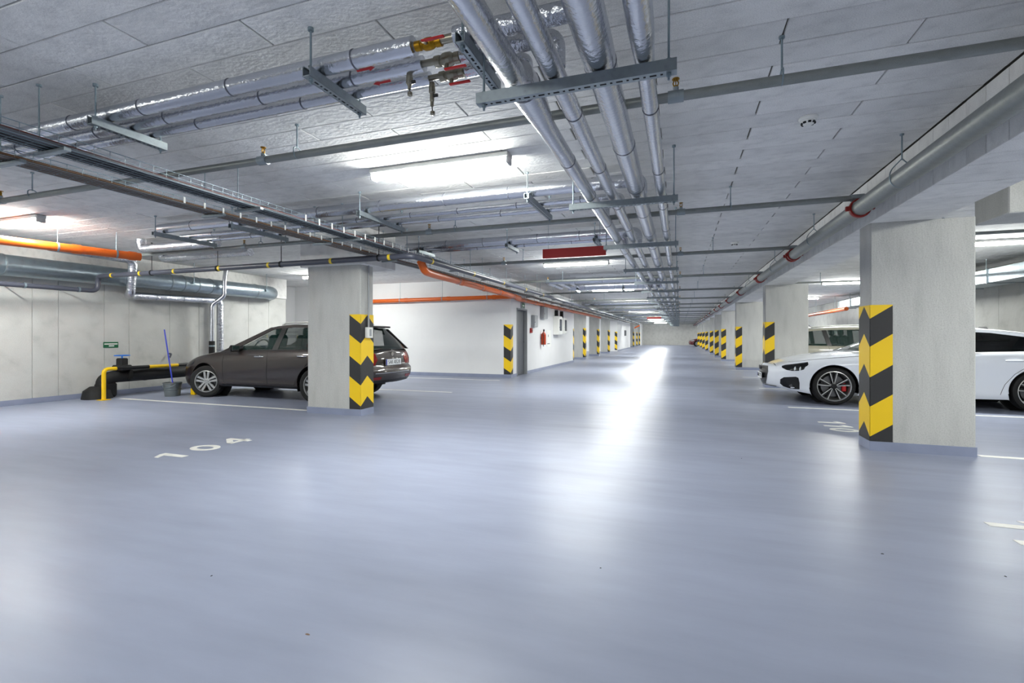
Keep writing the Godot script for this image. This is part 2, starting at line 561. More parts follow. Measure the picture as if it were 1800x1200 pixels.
func make_setting():
	# floor and what is painted on it
	var fl := structure("floor", "smooth pale blue-grey coated floor of the car park", "floor")
	var m := MB.new()
	m.box(Vector3(-3.3, -0.1, -29.5), Vector3(22.6, 0.2, 79))
	part(fl, "coating", m, M["floor"])
	for a in [[-10.5, -4.75, -6.49], [-10.9, -4.75, -9.6], [-10.9, -4.75, -12.6], [1.8, 7.2, -9.53], [2.95, 7.2, -6.33], [1.8, 7.2, -3.2], [1.8, 7.2, -12.75], [1.8, 7.2, -16.0], [1.8, 7.2, -19.2], [1.8, 7.2, -22.4], [1.8, 7.2, -25.6], [1.8, 7.2, -29.0], [-10.5, -4.75, -27.9], [-10.5, -4.75, -33.0]]:
		m = MB.new()
		m.box(Vector3((a[0] + a[1]) / 2, 0.0005, a[2]), Vector3(absf(a[1] - a[0]), 0.003, 0.085))
		part(fl, "parking_line", m, M["road_paint"])
	painted_text(fl, "104", Vector3(-4.83, 0, -3.56), 0.34, 0.385, Vector3.LEFT, Vector3.FORWARD)
	painted_text(fl, "110", Vector3(1.90, 0, -8.07), 0.34, 0.30, Vector3.RIGHT, Vector3.BACK)
	painted_text(fl, "111", Vector3(1.93, 0, -4.08), 0.34, 0.30, Vector3.RIGHT, Vector3.BACK)
	# walls
	var w := structure("wall_left", "stained grey concrete wall of tall cast panels behind the parked estate car", "wall")
	wall_panels(w, "z", -11.3, 0.08, [9.0, 6.6, 4.2, 1.8, -0.6, -2.8, -4.2, -5.48, -5.88, -6.66, -7.14, -8.02, -8.75, -9.35, -10.2, -10.9, -11.55], 0.0, CEIL, M["concrete"], 1.0)
	m = MB.new()
	m.cbox(Vector3(-11.27, 2.655, -1.27), Vector3(0.06, 0.585, 20.5), 0.006)
	part(w, "insulation_strip", m, M["board3"])
	w = structure("baseboard_left", "blue-grey painted skirting band along the foot of the stained concrete wall", "baseboard")
	m = MB.new()
	m.cbox(Vector3(-11.296, 0.05, -1.27), Vector3(0.012, 0.10, 20.5), 0.003)
	part(w, "band", m, M["skirting"])
	w = structure("wall_rear", "concrete wall closing the near end of the car park", "wall")
	wall_panels(w, "x", 9.0, 0.08, steps(-14.4, 7.8, 9), 0.0, CEIL, M["concrete"], -1.0)
	w = structure("wall_right", "grey concrete wall with a square duct behind the white car", "wall")
	wall_panels(w, "z", 7.4, 0.08, steps(9.0, FAR, 48), 0.0, CEIL, M["concrete"], -1.0)
	w = structure("wall_far", "pale concrete end wall closing the long aisle", "wall")
	wall_panels(w, "x", FAR, 0.08, steps(-14.4, 7.4, 10), 0.0, CEIL, M["concrete"], 1.0)
	w = structure("wall_alcove", "pale side wall of the recess behind the concrete pillar", "wall")
	m = MB.new()
	m.box(Vector3(-12.85, CEIL / 2, -12.45), Vector3(0.2, CEIL, 2.0))
	m.box(Vector3(-12.2, CEIL / 2, -11.46), Vector3(1.4, CEIL, 0.16))
	part(w, "plaster", m, M["white_paint"])
	w = structure("wall_service", "smooth white front wall of the service room behind the estate car", "wall")
	m = MB.new()
	m.box(Vector3(-9.02, CEIL / 2, -13.575), Vector3(8.6, CEIL, 0.25))
	part(w, "plaster", m, M["white_paint"])
	m = MB.new()
	m.box(Vector3(-8.73, 0.05, -13.447), Vector3(8.04, 0.10, 0.01))
	part(w, "skirting", m, M["skirting"])
	stripes(w, [[0.22, Transform3D(Basis(Vector3.LEFT, Vector3.UP, Vector3.BACK), Vector3(-4.72, 0, -13.4485)), false], [0.20, Transform3D(Basis(Vector3.FORWARD, Vector3.UP, Vector3.RIGHT), Vector3(-4.7185, 0, -13.45)), false]])
	w = structure("wall_service_side", "white aisle-side wall with a grey steel door and electrical boxes", "wall")
	m = MB.new()
	m.box(Vector3(-4.87, CEIL / 2, -13.85), Vector3(0.3, CEIL, 0.3))
	m.box(Vector3(-4.87, CEIL / 2, -18.77), Vector3(0.3, CEIL, 7.46))
	m.box(Vector3(-4.87, 2.53, -14.52), Vector3(0.3, 0.84, 1.04))
	m.box(Vector3(-8.0, CEIL / 2, -22.38), Vector3(6.2, CEIL, 0.25))
	part(w, "plaster", m, M["white_paint"])
	m = MB.new()
	m.box(Vector3(-4.717, 0.05, -18.77), Vector3(0.012, 0.10, 7.46))
	m.box(Vector3(-4.717, 0.05, -13.725), Vector3(0.012, 0.10, 0.55))
	part(w, "skirting", m, M["skirting"])
	stripes(w, [[0.2, Transform3D(Basis(Vector3.BACK, Vector3.UP, Vector3.RIGHT), Vector3(-4.7185, 0, -22.5)), false]])
	var d := structure("door_1", "dark grey steel door in a grey frame beside the taped wall corner", "door", Vector3(-4.72, 0, -14.52))
	m = MB.new()
	m.cbox(Vector3(-0.10, 1.045, 0), Vector3(0.05, 2.07, 0.94), 0.004)
	part(d, "leaf", m, M["door_grey"])
	m = MB.new()
	m.box(Vector3(-0.06, 1.055, 0.495), Vector3(0.16, 2.11, 0.05))
	m.box(Vector3(-0.06, 1.055, -0.495), Vector3(0.16, 2.11, 0.05))
	m.box(Vector3(-0.06, 2.085, 0), Vector3(0.16, 0.05, 0.94))
	part(d, "frame", m, M["door_frame"])
	m = MB.new()
	m.tube(fillet([Vector3(-0.075, 1.05, -0.38), Vector3(-0.02, 1.05, -0.38), Vector3(-0.02, 1.05, -0.26)], 0.02), 0.011, 8)
	part(d, "handle", m, M["chrome"])
	# far left bays
	w = structure("wall_bay", "concrete back wall of the bays beyond the service room", "wall")
	wall_panels(w, "z", -11.4, 0.08, steps(-22.5, FAR, 19), 0.0, CEIL, M["concrete"], 1.0)
	w = structure("wall_store", "white walls of the farther store room beside the aisle", "wall")
	m = MB.new()
	m.box(Vector3(-8.02, CEIL / 2, -39.52), Vector3(6.6, CEIL, 0.24))
	m.box(Vector3(-4.84, CEIL / 2, -44.8), Vector3(0.24, CEIL, 10.4))
	m.box(Vector3(-8.02, CEIL / 2, -50.1), Vector3(6.6, CEIL, 0.24))
	m.box(Vector3(-4.84, CEIL / 2, -66.5), Vector3(0.24, CEIL, 3.0))
	part(w, "plaster", m, M["white_paint"])
	m = MB.new()
	m.box(Vector3(-4.715, 0.05, -44.8), Vector3(0.012, 0.1, 10.4))
	part(w, "skirting", m, M["skirting"])
	stripes(w, [[0.205, Transform3D(Basis(Vector3.LEFT, Vector3.UP, Vector3.BACK), Vector3(-4.72, 0, -39.397)), false]])
	# beams
	var b := structure("beam", "long concrete beam with board cladding above the row of taped columns", "beam")
	m = MB.new()
	m.box(Vector3(2.265, 2.725, -29.5), Vector3(0.57, 0.45, 77))
	part(b, "core", m, M["slab"])
	strip_boards(b, 1.96, 1.98, 2.482, CEIL - 0.004, FAR + 0.3, false, "side_board")
	strip_boards(b, 2.55, 2.57, 2.482, CEIL - 0.004, FAR + 0.3, false, "back_board")
	strip_boards(b, 1.96, 2.57, 2.480, 2.500, FAR + 0.3, true, "soffit_board")
	b = structure("beam_drop", "pale clad drop of the ceiling over the pillar beside the estate car", "beam", Vector3(-5.22, 2.365, -6.3))
	m = MB.new()
	m.cbox(Vector3(0, 0.29, -0.40), Vector3(1.26, 0.58, 0.84), 0.006)
	part(b, "cladding", m, M["board1"])
	b = structure("beam_cross", "grey concrete cross beam over the bays behind the taped column", "beam", Vector3(3.15, 2.49, -6.25))
	m = MB.new()
	m.cbox(Vector3(2.11, 0.23, -0.3), Vector3(4.22, 0.455, 0.6), 0.01)
	part(b, "concrete", m, M["concrete_column"])
	b = structure("beam_bay", "concrete beam over the columns beyond the service room", "beam")
	m = MB.new()
	m.cbox(Vector3(-5.05, 2.70, -30.95), Vector3(0.6, 0.49, 16.9), 0.01)
	part(b, "concrete", m, M["concrete_column"])
	# columns
	var zr := [-6.25, -13.05, -19.4, -25.8, -30.4, -35.2, -41.3, -46.8, -52.5, -58.7]
	var lr := ["concrete column with yellow and black tape, a white car's middle hidden behind it", "concrete column with yellow and black tape just beyond the white car's bonnet"]
	var proto := column_proto("column", lr[0], Vector3(1.97, 0, zr[0]), 0.92, 0.33, 2.48, 1)
	for k in range(1, zr.size()):
		var cc := copy(proto, Vector3(1.97, 0, zr[k]), "column", lr[1] if k == 1 else "concrete column with warning tape in the long row under the clad beam")
		if k > 1: cc.set_meta("group", "columns in the row under the clad beam")
	var lp := column_proto("column", "concrete pillar with warning tape standing before the brown estate car", Vector3(-4.69, 0, -6.3), 1.03, 0.33, 2.37, -1)
	for z in [-25.4, -30.0, -34.8, -54.5, -59.0, -63.0]:
		var cc := copy(lp, Vector3(-4.72, 0, z), "column", "slim taped pillar in the far bays beside the white walls")
		cc.scale = Vector3(0.6, 1.045, 1)
		cc.set_meta("group", "pillars of the far bays")
	# switch box and conduit on the pillar
	var sw := thing("switch_box", "small pale switch box with conduit on the taped pillar by the estate car", "switch", Vector3(-4.685, 1.30, -6.47))
	m = MB.new()
	m.cbox(Vector3(0.028, 0, 0), Vector3(0.055, 0.17, 0.14), 0.006)
	part(sw, "box", m, M["white_plastic"])
	m = MB.new()
	m.cbox(Vector3(0.058, 0, 0), Vector3(0.006, 0.11, 0.05), 0.002)
	part(sw, "rocker", m, M["grey_metal"])
	m = MB.new()
	m.cyl(Vector3(0.02, 0.08, 0.0), Vector3(0.02, 1.065, 0.0), 0.013, 8)
	part(sw, "conduit", m, M["grey_metal"])

# ---------------------------------------------------------------- lamps
func make_lamps():
	var xs := [-9.2, -2.23, 4.95]
	for cx in 3:
		var k := 0
		var z := 2.4
		while z > FAR + 2:
			var ok := true
			if cx == 0 and (z < -12.0 and z > -23.0 or z < -38.0 and z > -51.0): ok = false
			if ok: lamp(Vector3(xs[cx], CEIL, z), cx, k)
			k += 1
			z -= 6.6

var lamp_proto: Node3D = null
func lamp(at: Vector3, row: int, k: int):
	var labels := ["lit tube lamp on the ceiling over the bays by the concrete wall", "lit tube lamp on the ceiling over the central aisle", "lit tube lamp on the ceiling over the bays behind the clad beam"]
	var own := [["", "lit tube lamp over the orange waste pipe by the concrete wall", "lit tube lamp in the corner behind the taped pillar and the duct"], ["", "lit tube lamp on the ceiling between the two near foil pipe bundles", "lit tube lamp just behind the red hanging sign"], ["", "", "lit tube lamp over the white car"]]
	var label: String = labels[row]
	if k < 3 and own[row][k]: label = own[row][k]
	var groups := ["tube lamps over the wall-side bays", "tube lamps over the aisle", "tube lamps over the bays behind the beam"]
	var t: Node3D
	if lamp_proto == null:
		t = thing("ceiling_lamp", label, "lamp", at, groups[row])
		lamp_proto = t
		var m := MB.new()
		m.cbox(Vector3(0, -0.028, 0), Vector3(1.50, 0.05, 0.125), 0.008)
		part(t, "housing", m, M["lamp_body"])
		m = MB.new()
		var P := []
		for a in 2:
			var row_pts := []
			for b in 13:
				var ang := PI * b / 12.0
				row_pts.append(Vector3(-0.72 + 1.44 * a, -0.055 - sin(ang) * 0.052, cos(ang) * 0.052))
			P.append(row_pts)
		m.grid(P, Vector3(0, -0.05, 0), Vector3(0, 1, 1))
		part(t, "lamp_diffuser", m, M["lamp_glow"], "glowing white lamp diffuser")
		for s in [-1.0, 1.0]:
			m = MB.new()
			m.cbox(Vector3(s * 0.735, -0.075, 0), Vector3(0.03, 0.075, 0.11), 0.01)
			part(t, "end_cap", m, M["lamp_body"])
		var l := AreaLight3D.new()
		l.name = "lamp_light"
		l.area_size = Vector2(1.40, 0.09)
		l.light_energy = LAMP_ENERGY
		l.light_color = Color(0.99, 1.0, 0.98)
		l.area_range = 40.0
		l.shadow_enabled = true
		l.transform = Transform3D(Basis(Vector3.RIGHT, -PI / 2), Vector3(0, -0.112, 0))
		t.add_child(l)
	else:
		t = copy(lamp_proto, at, "ceiling_lamp", label)
		t.set_meta("group", groups[row])

# ---------------------------------------------------------------- pipework under the ceiling
func seam(parent: Node3D, o: Vector3, c: Vector3, dir: Vector3, r: float):
	var m := MB.new(o)
	var h := 0.004
	m.tube([c - dir * h, c + dir * h], r + 0.0025, 20, true)
	part(parent, "seam", m, M["foil_seam"])

func rod(m: MB, x: float, z: float, y0: float, y1 := CEIL - 0.002, r := 0.006):
	m.cyl(Vector3(x, y0, z), Vector3(x, y1, z), r, 6)
	m.cyl(Vector3(x, y1 - 0.012, z), Vector3(x, y1, z), 0.016, 8)

func wobble(a: Vector3, b: Vector3, n: int, amp: float) -> Array:
	var r := []
	for k in n + 1:
		var t := float(k) / n
		r.append(a.lerp(b, t) + (Vector3(rng.randf_range(-amp, amp), rng.randf_range(-amp, amp), 0) if k > 0 and k < n else Vector3.ZERO))
	return r

func make_mains():
	var defs := [
		[-0.79, [[2.6, 0.060], [-1.7, 0.060], [-2.30, 0.062], [-2.36, 0.085], [-2.52, 0.092], [-2.90, 0.058], [-4.5, 0.056], [-63.5, 0.056]], "foil-wrapped main pipe with a bulging reducer, outermost beside the valves"],
		[-0.585, [[2.6, 0.052], [-2.2, 0.052], [-2.5, 0.050], [-63.5, 0.050]], "foil-wrapped main pipe beside the one with the bulging reducer"],
		[-0.365, [[2.6, 0.080], [-2.2, 0.080], [-2.6, 0.075], [-63.5, 0.072]], "thickest foil-wrapped main pipe, next to the thin outermost one"],
		[-0.155, [[2.6, 0.056], [-2.1, 0.056], [-2.4, 0.044], [-63.5, 0.042]], "thinnest foil-wrapped main pipe, at the long rods' side of the brackets"]]
	for d in defs:
		var x: float = d[0]
		var o := Vector3(x, 2.5, -2.0)
		var t := thing("insulated_pipe", d[2], "pipe", o, "foil-wrapped main pipes along the aisle")
		var path := []
		var rad := []
		for q in d[1].size() - 1:
			var a: Array = d[1][q]
			var b: Array = d[1][q + 1]
			var n := 1 if a[0] - b[0] < 1.0 else mini(30, int((a[0] - b[0]) / 1.1))
			for k in n:
				var f := float(k) / n
				path.append(Vector3(x, 2.506 + lerpf(a[1], b[1], f), lerpf(a[0], b[0], f)))
				rad.append(lerpf(a[1], b[1], f))
		path.append(Vector3(x, 2.506 + d[1][-1][1], d[1][-1][0]))
		rad.append(d[1][-1][1])
		var m := MB.new(o)
		m.tube(path, rad, 28)
		part(t, "foil_jacket", m, M["foil"])
		var z := -1.35 - rng.randf() * 0.5
		while z > -14.0:
			var r := 0.06
			for q in path.size() - 1:
				if path[q].z >= z and path[q + 1].z <= z:
					r = lerpf(rad[q], rad[q + 1], (path[q].z - z) / (path[q].z - path[q + 1].z))
			seam(t, o, Vector3(x, 2.506 + r, z), Vector3.FORWARD, r)
			z -= rng.randf_range(0.9, 1.15)
	# brackets
	var proto: Node3D = null
	var z := -0.03
	var k := 0
	var zs := [-2.303, -4.52, -6.72, -9.25]
	while zs[-1] > FAR + 4: zs.append(zs[-1] - 2.3)
	for zz in zs:
		if proto == null:
			proto = channel_bracket("pipe_bracket", "slotted steel channel bracket under the main pipes, beside the valves and red levers", "channel brackets under the main pipes", Vector3(-0.5, 2.5, zz), 0.98, "x", [0.0, 0.0], 0.455)
		else:
			var own := ["", "slotted channel bracket under the main pipes, level with the near aisle lamp", "slotted channel bracket under the main pipes, level with the red sign"]
			k += 1
			copy(proto, Vector3(-0.5, 2.5, zz), "pipe_bracket", own[k] if k < 3 else "slotted channel bracket under the main pipes, beyond the red sign")

func channel_bracket(nm: String, label: String, group: String, at: Vector3, l: float, along: String, _u: Array, rod_at: float) -> Node3D:
	var t := thing(nm, label, "bracket", at, group)
	var b := Basis() if along == "x" else Basis(Vector3.UP, -PI / 2)
	var m := MB.new()
	# a C channel: web below, two flanges, lips
	m.box(b * Vector3(0, -0.0525, 0), Vector3(l, 0.005, 0.05), b)
	for s in [-1.0, 1.0]:
		m.box(b * Vector3(0, -0.0275, s * 0.0235), Vector3(l, 0.055, 0.004), b)
		m.box(b * Vector3(0, -0.0025, s * 0.0185), Vector3(l, 0.005, 0.012), b)
	part(t, "channel", m, M["galvanised"])
	m = MB.new()
	var x := -l / 2 + 0.04
	var q := 0
	while x < l / 2 - 0.03:
		var w := 0.030 if q % 2 == 0 else 0.011
		m.box(b * Vector3(x, -0.0552, 0), Vector3(w, 0.0012, 0.012), b)
		x += 0.038
		q += 1
	var sl := part(t, "slots", m, M["slot"], "punched dark slots along the underside")
	sl.set_meta("kind", "stuff")
	for s in [-1.0, 1.0]:
		m = MB.new()
		var p := b * Vector3(s * rod_at, 0, 0)
		m.cyl(p + Vector3(0, -0.085, 0), p + Vector3(0, CEIL - 0.002 - at.y, 0), 0.006, 6)
		m.cyl(p + Vector3(0, -0.068, 0), p + Vector3(0, -0.0555, 0), 0.012, 6)
		m.cyl(p + Vector3(0, 0.002, 0), p + Vector3(0, 0.012, 0), 0.012, 6)
		m.cyl(p + Vector3(0, CEIL - at.y - 0.02, 0), p + Vector3(0, CEIL - 0.002 - at.y, 0), 0.016, 8)
		part(t, "threaded_rod", m, M["zinc"])
	return t

func branch_pipe(label: String, group: String, pts: Array, r: float, seams := true, crumpled := false):
	var o: Vector3 = pts[0]
	var t := thing("branch_pipe", label, "pipe", o, group)
	var m := MB.new(o)
	m.tube(fillet(pts, r * 1.6, 6), r, 22)
	part(t, "foil_jacket", m, M["foil_crumpled"] if crumpled else M["foil"])
	if seams:
		for k in pts.size() - 1:
			var d: Vector3 = pts[k + 1] - pts[k]
			var s := 0.5 + rng.randf() * 0.3
			while s < d.length() - 0.3:
				seam(t, o, pts[k] + d.normalized() * s, d.normalized(), r)
				s += rng.randf_range(0.6, 0.95)
	return t

func ball_valve(label: String, at: Vector3, r: float, mat: String, lever: Vector3):
	var t := thing("ball_valve", label, "valve", at, "valves in the gap of the insulated branch pipes")
	var xf := Transform3D(Basis(Vector3.BACK, -PI / 2), Vector3.ZERO)
	var m := MB.new()
	m.lathe([Vector2(0, -0.075), Vector2(r * 0.85, -0.075), Vector2(r * 0.85, -0.045), Vector2(r * 0.7, -0.04), Vector2(r, -0.02), Vector2(r * 1.05, 0), Vector2(r, 0.02), Vector2(r * 0.7, 0.04), Vector2(r * 0.85, 0.045), Vector2(r * 0.85, 0.075), Vector2(0, 0.075)], 16, xf)
	part(t, "valve_body", m, M[mat])
	m = MB.new()
	m.cyl(Vector3(0, 0, 0), lever.normalized() * (r + 0.03), 0.012, 8)
	part(t, "spindle", m, M["nickel"])
	m = MB.new()
	var e := lever.normalized() * (r + 0.03)
	m.cbox(e + Vector3(0.055, 0, 0), Vector3(0.13, 0.010, 0.020), 0.003)
	part(t, "lever", m, M["handle_red"], "red lever")

func drain_cock(label: String, at: Vector3, len: float):
	var t := thing("drain_cock", label, "valve", at, "drain cocks hanging under the branch pipes")
	var m := MB.new()
	var dn := Transform3D(Basis(Vector3.RIGHT, PI), Vector3.ZERO)
	m.lathe([Vector2(0, -0.01), Vector2(0.016, -0.01), Vector2(0.019, 0.02), Vector2(0.019, 0.05), Vector2(0.013, 0.055), Vector2(0.013, len * 0.55), Vector2(0.010, len * 0.6), Vector2(0.010, len * 0.75), Vector2(0, len * 0.75)], 12, dn)
	part(t, "cock_body", m, M["nickel"])
	m = MB.new()
	m.cyl(Vector3(0.012, -len * 0.40, 0), Vector3(0.036, -len * 0.40, 0), 0.010, 8)
	part(t, "tap_grip", m, M["black_plastic"])
	m = MB.new()
	m.cyl(Vector3(0.0, -len * 0.72, 0), Vector3(0.004, -len, 0), 0.003, 6)
	part(t, "chain", m, M["slot"])
	m = MB.new()
	m.lathe([Vector2(0, 0.012), Vector2(0.014, 0.010), Vector2(0.014, -0.008), Vector2(0, -0.012)], 10, Transform3D(Basis(), Vector3(0.004, -len, 0)))
	part(t, "cap", m, M["nickel"])

func flow_arrow(label: String, at: Vector3, dir: float):
	var t := thing("flow_arrow", label, "sticker", at, "red flow arrows on the branch pipes")
	var m := MB.new()
	var xf := Transform3D(Basis(Vector3(dir, 0, 0), Vector3(0, 0.55, 0.83).normalized(), Vector3(0, -0.83, 0.55).normalized() * dir).orthonormalized(), Vector3.ZERO)
	m.prism(PackedVector2Array([Vector2(-0.06, -0.006), Vector2(0.02, -0.006), Vector2(0.02, -0.014), Vector2(0.06, 0), Vector2(0.02, 0.014), Vector2(0.02, 0.006), Vector2(-0.06, 0.006)]), -0.001, 0.001, xf)
	part(t, "arrow", m, M["handle_red"])

func make_branches():
	# first bundle, with a gap for the valves
	var za := [-2.225, -2.375, -2.51]
	var ra := [0.050, 0.043, 0.037]
	var nm := ["thickest", "middle", "thinnest"]
	for k in 3:
		var y: float = 2.727 + ra[k]
		branch_pipe("%s foil branch pipe of the bundle beside the valves, running to the cable trays" % nm[k], "foil branch pipes before the lamp", [Vector3(-8.9, y, za[k]), Vector3(-1.32 - 0.03 * k, y, za[k])], ra[k])
		branch_pipe("%s foil branch pipe end between the valves and the main pipes" % nm[k], "foil branch pipe ends at the main pipes", [Vector3(-1.08 - 0.035 * k, y, za[k]), Vector3([-0.365, -0.585, -0.79][k], y, za[k]), Vector3([-0.365, -0.585, -0.79][k], [2.665, 2.61, 2.69][k], za[k])], ra[k], false, true)
		var t := thing("bare_pipe", "short bare steel pipe between the %s insulated branch ends" % nm[k], "pipe", Vector3(-1.2, y, za[k]), "bare pipes at the valves")
		var m := MB.new()
		m.cyl(Vector3(-0.20, 0, 0), Vector3(0.14, 0, 0), ra[k] * 0.42, 12)
		part(t, "tube", m, M["nickel"])
	ball_valve("brass filter valve in the thickest branch pipe", Vector3(-1.235, 2.772, -2.225), 0.030, "brass", Vector3(0, -0.3, 1))
	ball_valve("steel ball valve in the middle branch pipe", Vector3(-1.20, 2.765, -2.375), 0.036, "nickel", Vector3(0, -1, 0.3))
	ball_valve("steel ball valve in the thinnest branch pipe", Vector3(-1.24, 2.759, -2.51), 0.034, "nickel", Vector3(0, -1, 0.2))
	drain_cock("shorter drain cock hanging under the foil branch pipe", Vector3(-1.44, 2.724, -2.375), 0.11)
	drain_cock("longer drain cock hanging beside the shorter one", Vector3(-1.37, 2.724, -2.51), 0.17)
	flow_arrow("red arrow pointing to the valves on the foil branch pipe", Vector3(-1.645, 2.731, -2.256), 1.0)
	flow_arrow("red arrow pointing away from the valves on the foil branch pipe", Vector3(-1.64, 2.729, -2.402), -1.0)
	var bl := ["short slotted channel under the valve-side bundle, beyond the cable trays", "short slotted channel under the valve-side bundle, beyond the cable trays", "short slotted channel under the valve-side bundle, next to the cable trays", "short slotted channel under the valve-side bundle, next to the red flow arrows", "short slotted channel under the valve-side bundle, between valves and main pipes"]
	var bx := [-8.2, -6.0, -3.72, -1.92, -1.0]
	for q in 5:
		var x: float = bx[q]
		channel_bracket("branch_bracket", bl[q], "channels under the valve-side bundle", Vector3(x, 2.72, -2.355), 0.50, "z", [], 0.215)
	# second bundle, behind the lamp
	var zb := [-4.90, -5.28, -5.57]
	var rb := [0.068, 0.034, 0.036]
	for k in 3:
		var y: float = 2.727 + rb[k]
		var xl: float = -7.1 - 0.1 * k
		branch_pipe("%s foil branch pipe of the bundle just behind the aisle lamp" % nm[k], "foil branch pipes behind the lamp", [Vector3(xl, y, zb[k]), Vector3([-0.365, -0.585, -0.79][k], y, zb[k]), Vector3([-0.365, -0.585, -0.79][k], [2.66, 2.605, 2.62][k], zb[k])], rb[k])
	var cl := ["slotted channel under the second bundle, at its capped wall-side end", "slotted channel under the second bundle, on the wall side of the trays", "slotted channel under the second bundle, just on the aisle side of the trays", "slotted channel under the second bundle, next to the main pipes"]
	var cx := [-7.0, -5.56, -3.56, -1.49]
	for q in 4:
		var x: float = cx[q]
		channel_bracket("branch_bracket", cl[q], "channels under the second bundle", Vector3(x, 2.72, -5.22), 0.98, "z", [], 0.455)
	# third and later bundles
	var zc := [-7.35, -7.62]
	var rc := [0.07, 0.04]
	for k in 2:
		branch_pipe("%s foil branch pipe crossing above the red hanging sign" % ["thick", "thin"][k], "foil branch pipes by the red sign", [Vector3(-4.5, 2.727 + rc[k], zc[k]), Vector3(-0.585 - 0.2 * k, 2.727 + rc[k], zc[k]), Vector3(-0.585 - 0.2 * k, 2.635, zc[k])], rc[k])
	for x in [-4.2, -2.6, -1.2]:
		channel_bracket("branch_bracket", "slotted channel under the branch pipes crossing above the red sign", "channels by the red sign", Vector3(x, 2.72, -7.48), 0.56, "z", [], 0.25)
	for k in 3:
		var y := 2.66
		branch_pipe("foil branch pipe that bends along the aisle beyond the second aisle lamp, %s one" % ["first", "second", "third"][k], "foil branch pipes that bend beyond the second lamp", [Vector3([-0.365, -0.585, -0.79][k], [2.665, 2.62, 2.64][k], -12.85 - 0.2 * k), Vector3([-0.365, -0.585, -0.79][k], y + 0.08, -12.85 - 0.2 * k), Vector3(-3.45 + 0.28 * k, y + 0.08, -12.85 - 0.2 * k), Vector3(-3.45 + 0.28 * k, y + 0.08, -14.5)], 0.075 - 0.015 * k)
	branch_pipe("wide silver duct crossing the aisle beyond the bent foil pipes", "", [Vector3(-3.3, 2.80, -14.9), Vector3(-0.35, 2.80, -14.9)], 0.128)
	for x in [-3.0, -1.6]:
		channel_bracket("branch_bracket", "slotted channel under the bent foil pipes and the wide silver duct", "channels under the wide silver duct", Vector3(x, 2.667, -14.9), 0.5, "z", [], 0.21)
	for z in [-22.8, -28.0, -35.6, -42.0]:
		branch_pipe("distant foil branch pipe crossing to the service side", "distant foil branch pipes", [Vector3(-4.4, 2.77, z), Vector3(-0.4, 2.77, z)], 0.07, false)

# ---------------------------------------------------------------- sprinklers
func sprinkler_line(z: float, xl: float, heads: Array, label: String, detail: bool):
	var o := Vector3(1.77, 2.70, z)
	var t := thing("sprinkler_pipe", label, "pipe", o, "" if detail and false else "sprinkler pipes across the ceiling")
	var m := MB.new(o)
	m.cyl(Vector3(xl, 2.70, z), Vector3(1.93, 2.70, z), 0.030, 14)
	part(t, "tube", m, M["steel_pipe"])
	m = MB.new(o)
	m.cyl(Vector3(1.77, 2.678, z), Vector3(1.77, 2.71, z), 0.034, 12)
	m.cyl(Vector3(1.71, 2.70, z), Vector3(1.83, 2.70, z), 0.039, 14)
	part(t, "tee", m, M["galvanised"])
	for x in heads:
		m = MB.new(o)
		m.cyl(Vector3(x - 0.045, 2.70, z), Vector3(x + 0.045, 2.70, z), 0.037, 14)
		m.cyl(Vector3(x, 2.70, z), Vector3(x, 2.755, z), 0.018, 10)
		var f := part(t, "fitting", m, M["galvanised"])
		m = MB.new(o)
		for s in [-1.0, 1.0]:
			m.tube([Vector3(x + s * 0.008, 2.755, z), Vector3(x + s * 0.016, 2.78, z), Vector3(x + s * 0.006, 2.805, z)], 0.004, 6)
		m.cyl(Vector3(x, 2.752, z), Vector3(x, 2.764, z), 0.014, 10)
		m.cyl(Vector3(x, 2.803, z), Vector3(x, 2.808, z), 0.022, 12)
		m.cyl(Vector3(x, 2.764, z), Vector3(x, 2.80, z), 0.003, 6)
		part(f, "sprinkler_head", m, M["brass"], "brass sprinkler head")
	var x := 0.55
	while x > xl:
		m = MB.new(o)
		rod(m, x, z, 2.755)
		m.tube(fillet([Vector3(x, 2.765, z), Vector3(x, 2.755, z + 0.036), Vector3(x, 2.70, z + 0.038), Vector3(x, 2.664, z), Vector3(x, 2.70, z - 0.038), Vector3(x, 2.755, z - 0.036), Vector3(x, 2.765, z)], 0.03, 4), 0.005, 6)
		part(t, "hanger", m, M["zinc"])
		x -= 3.45

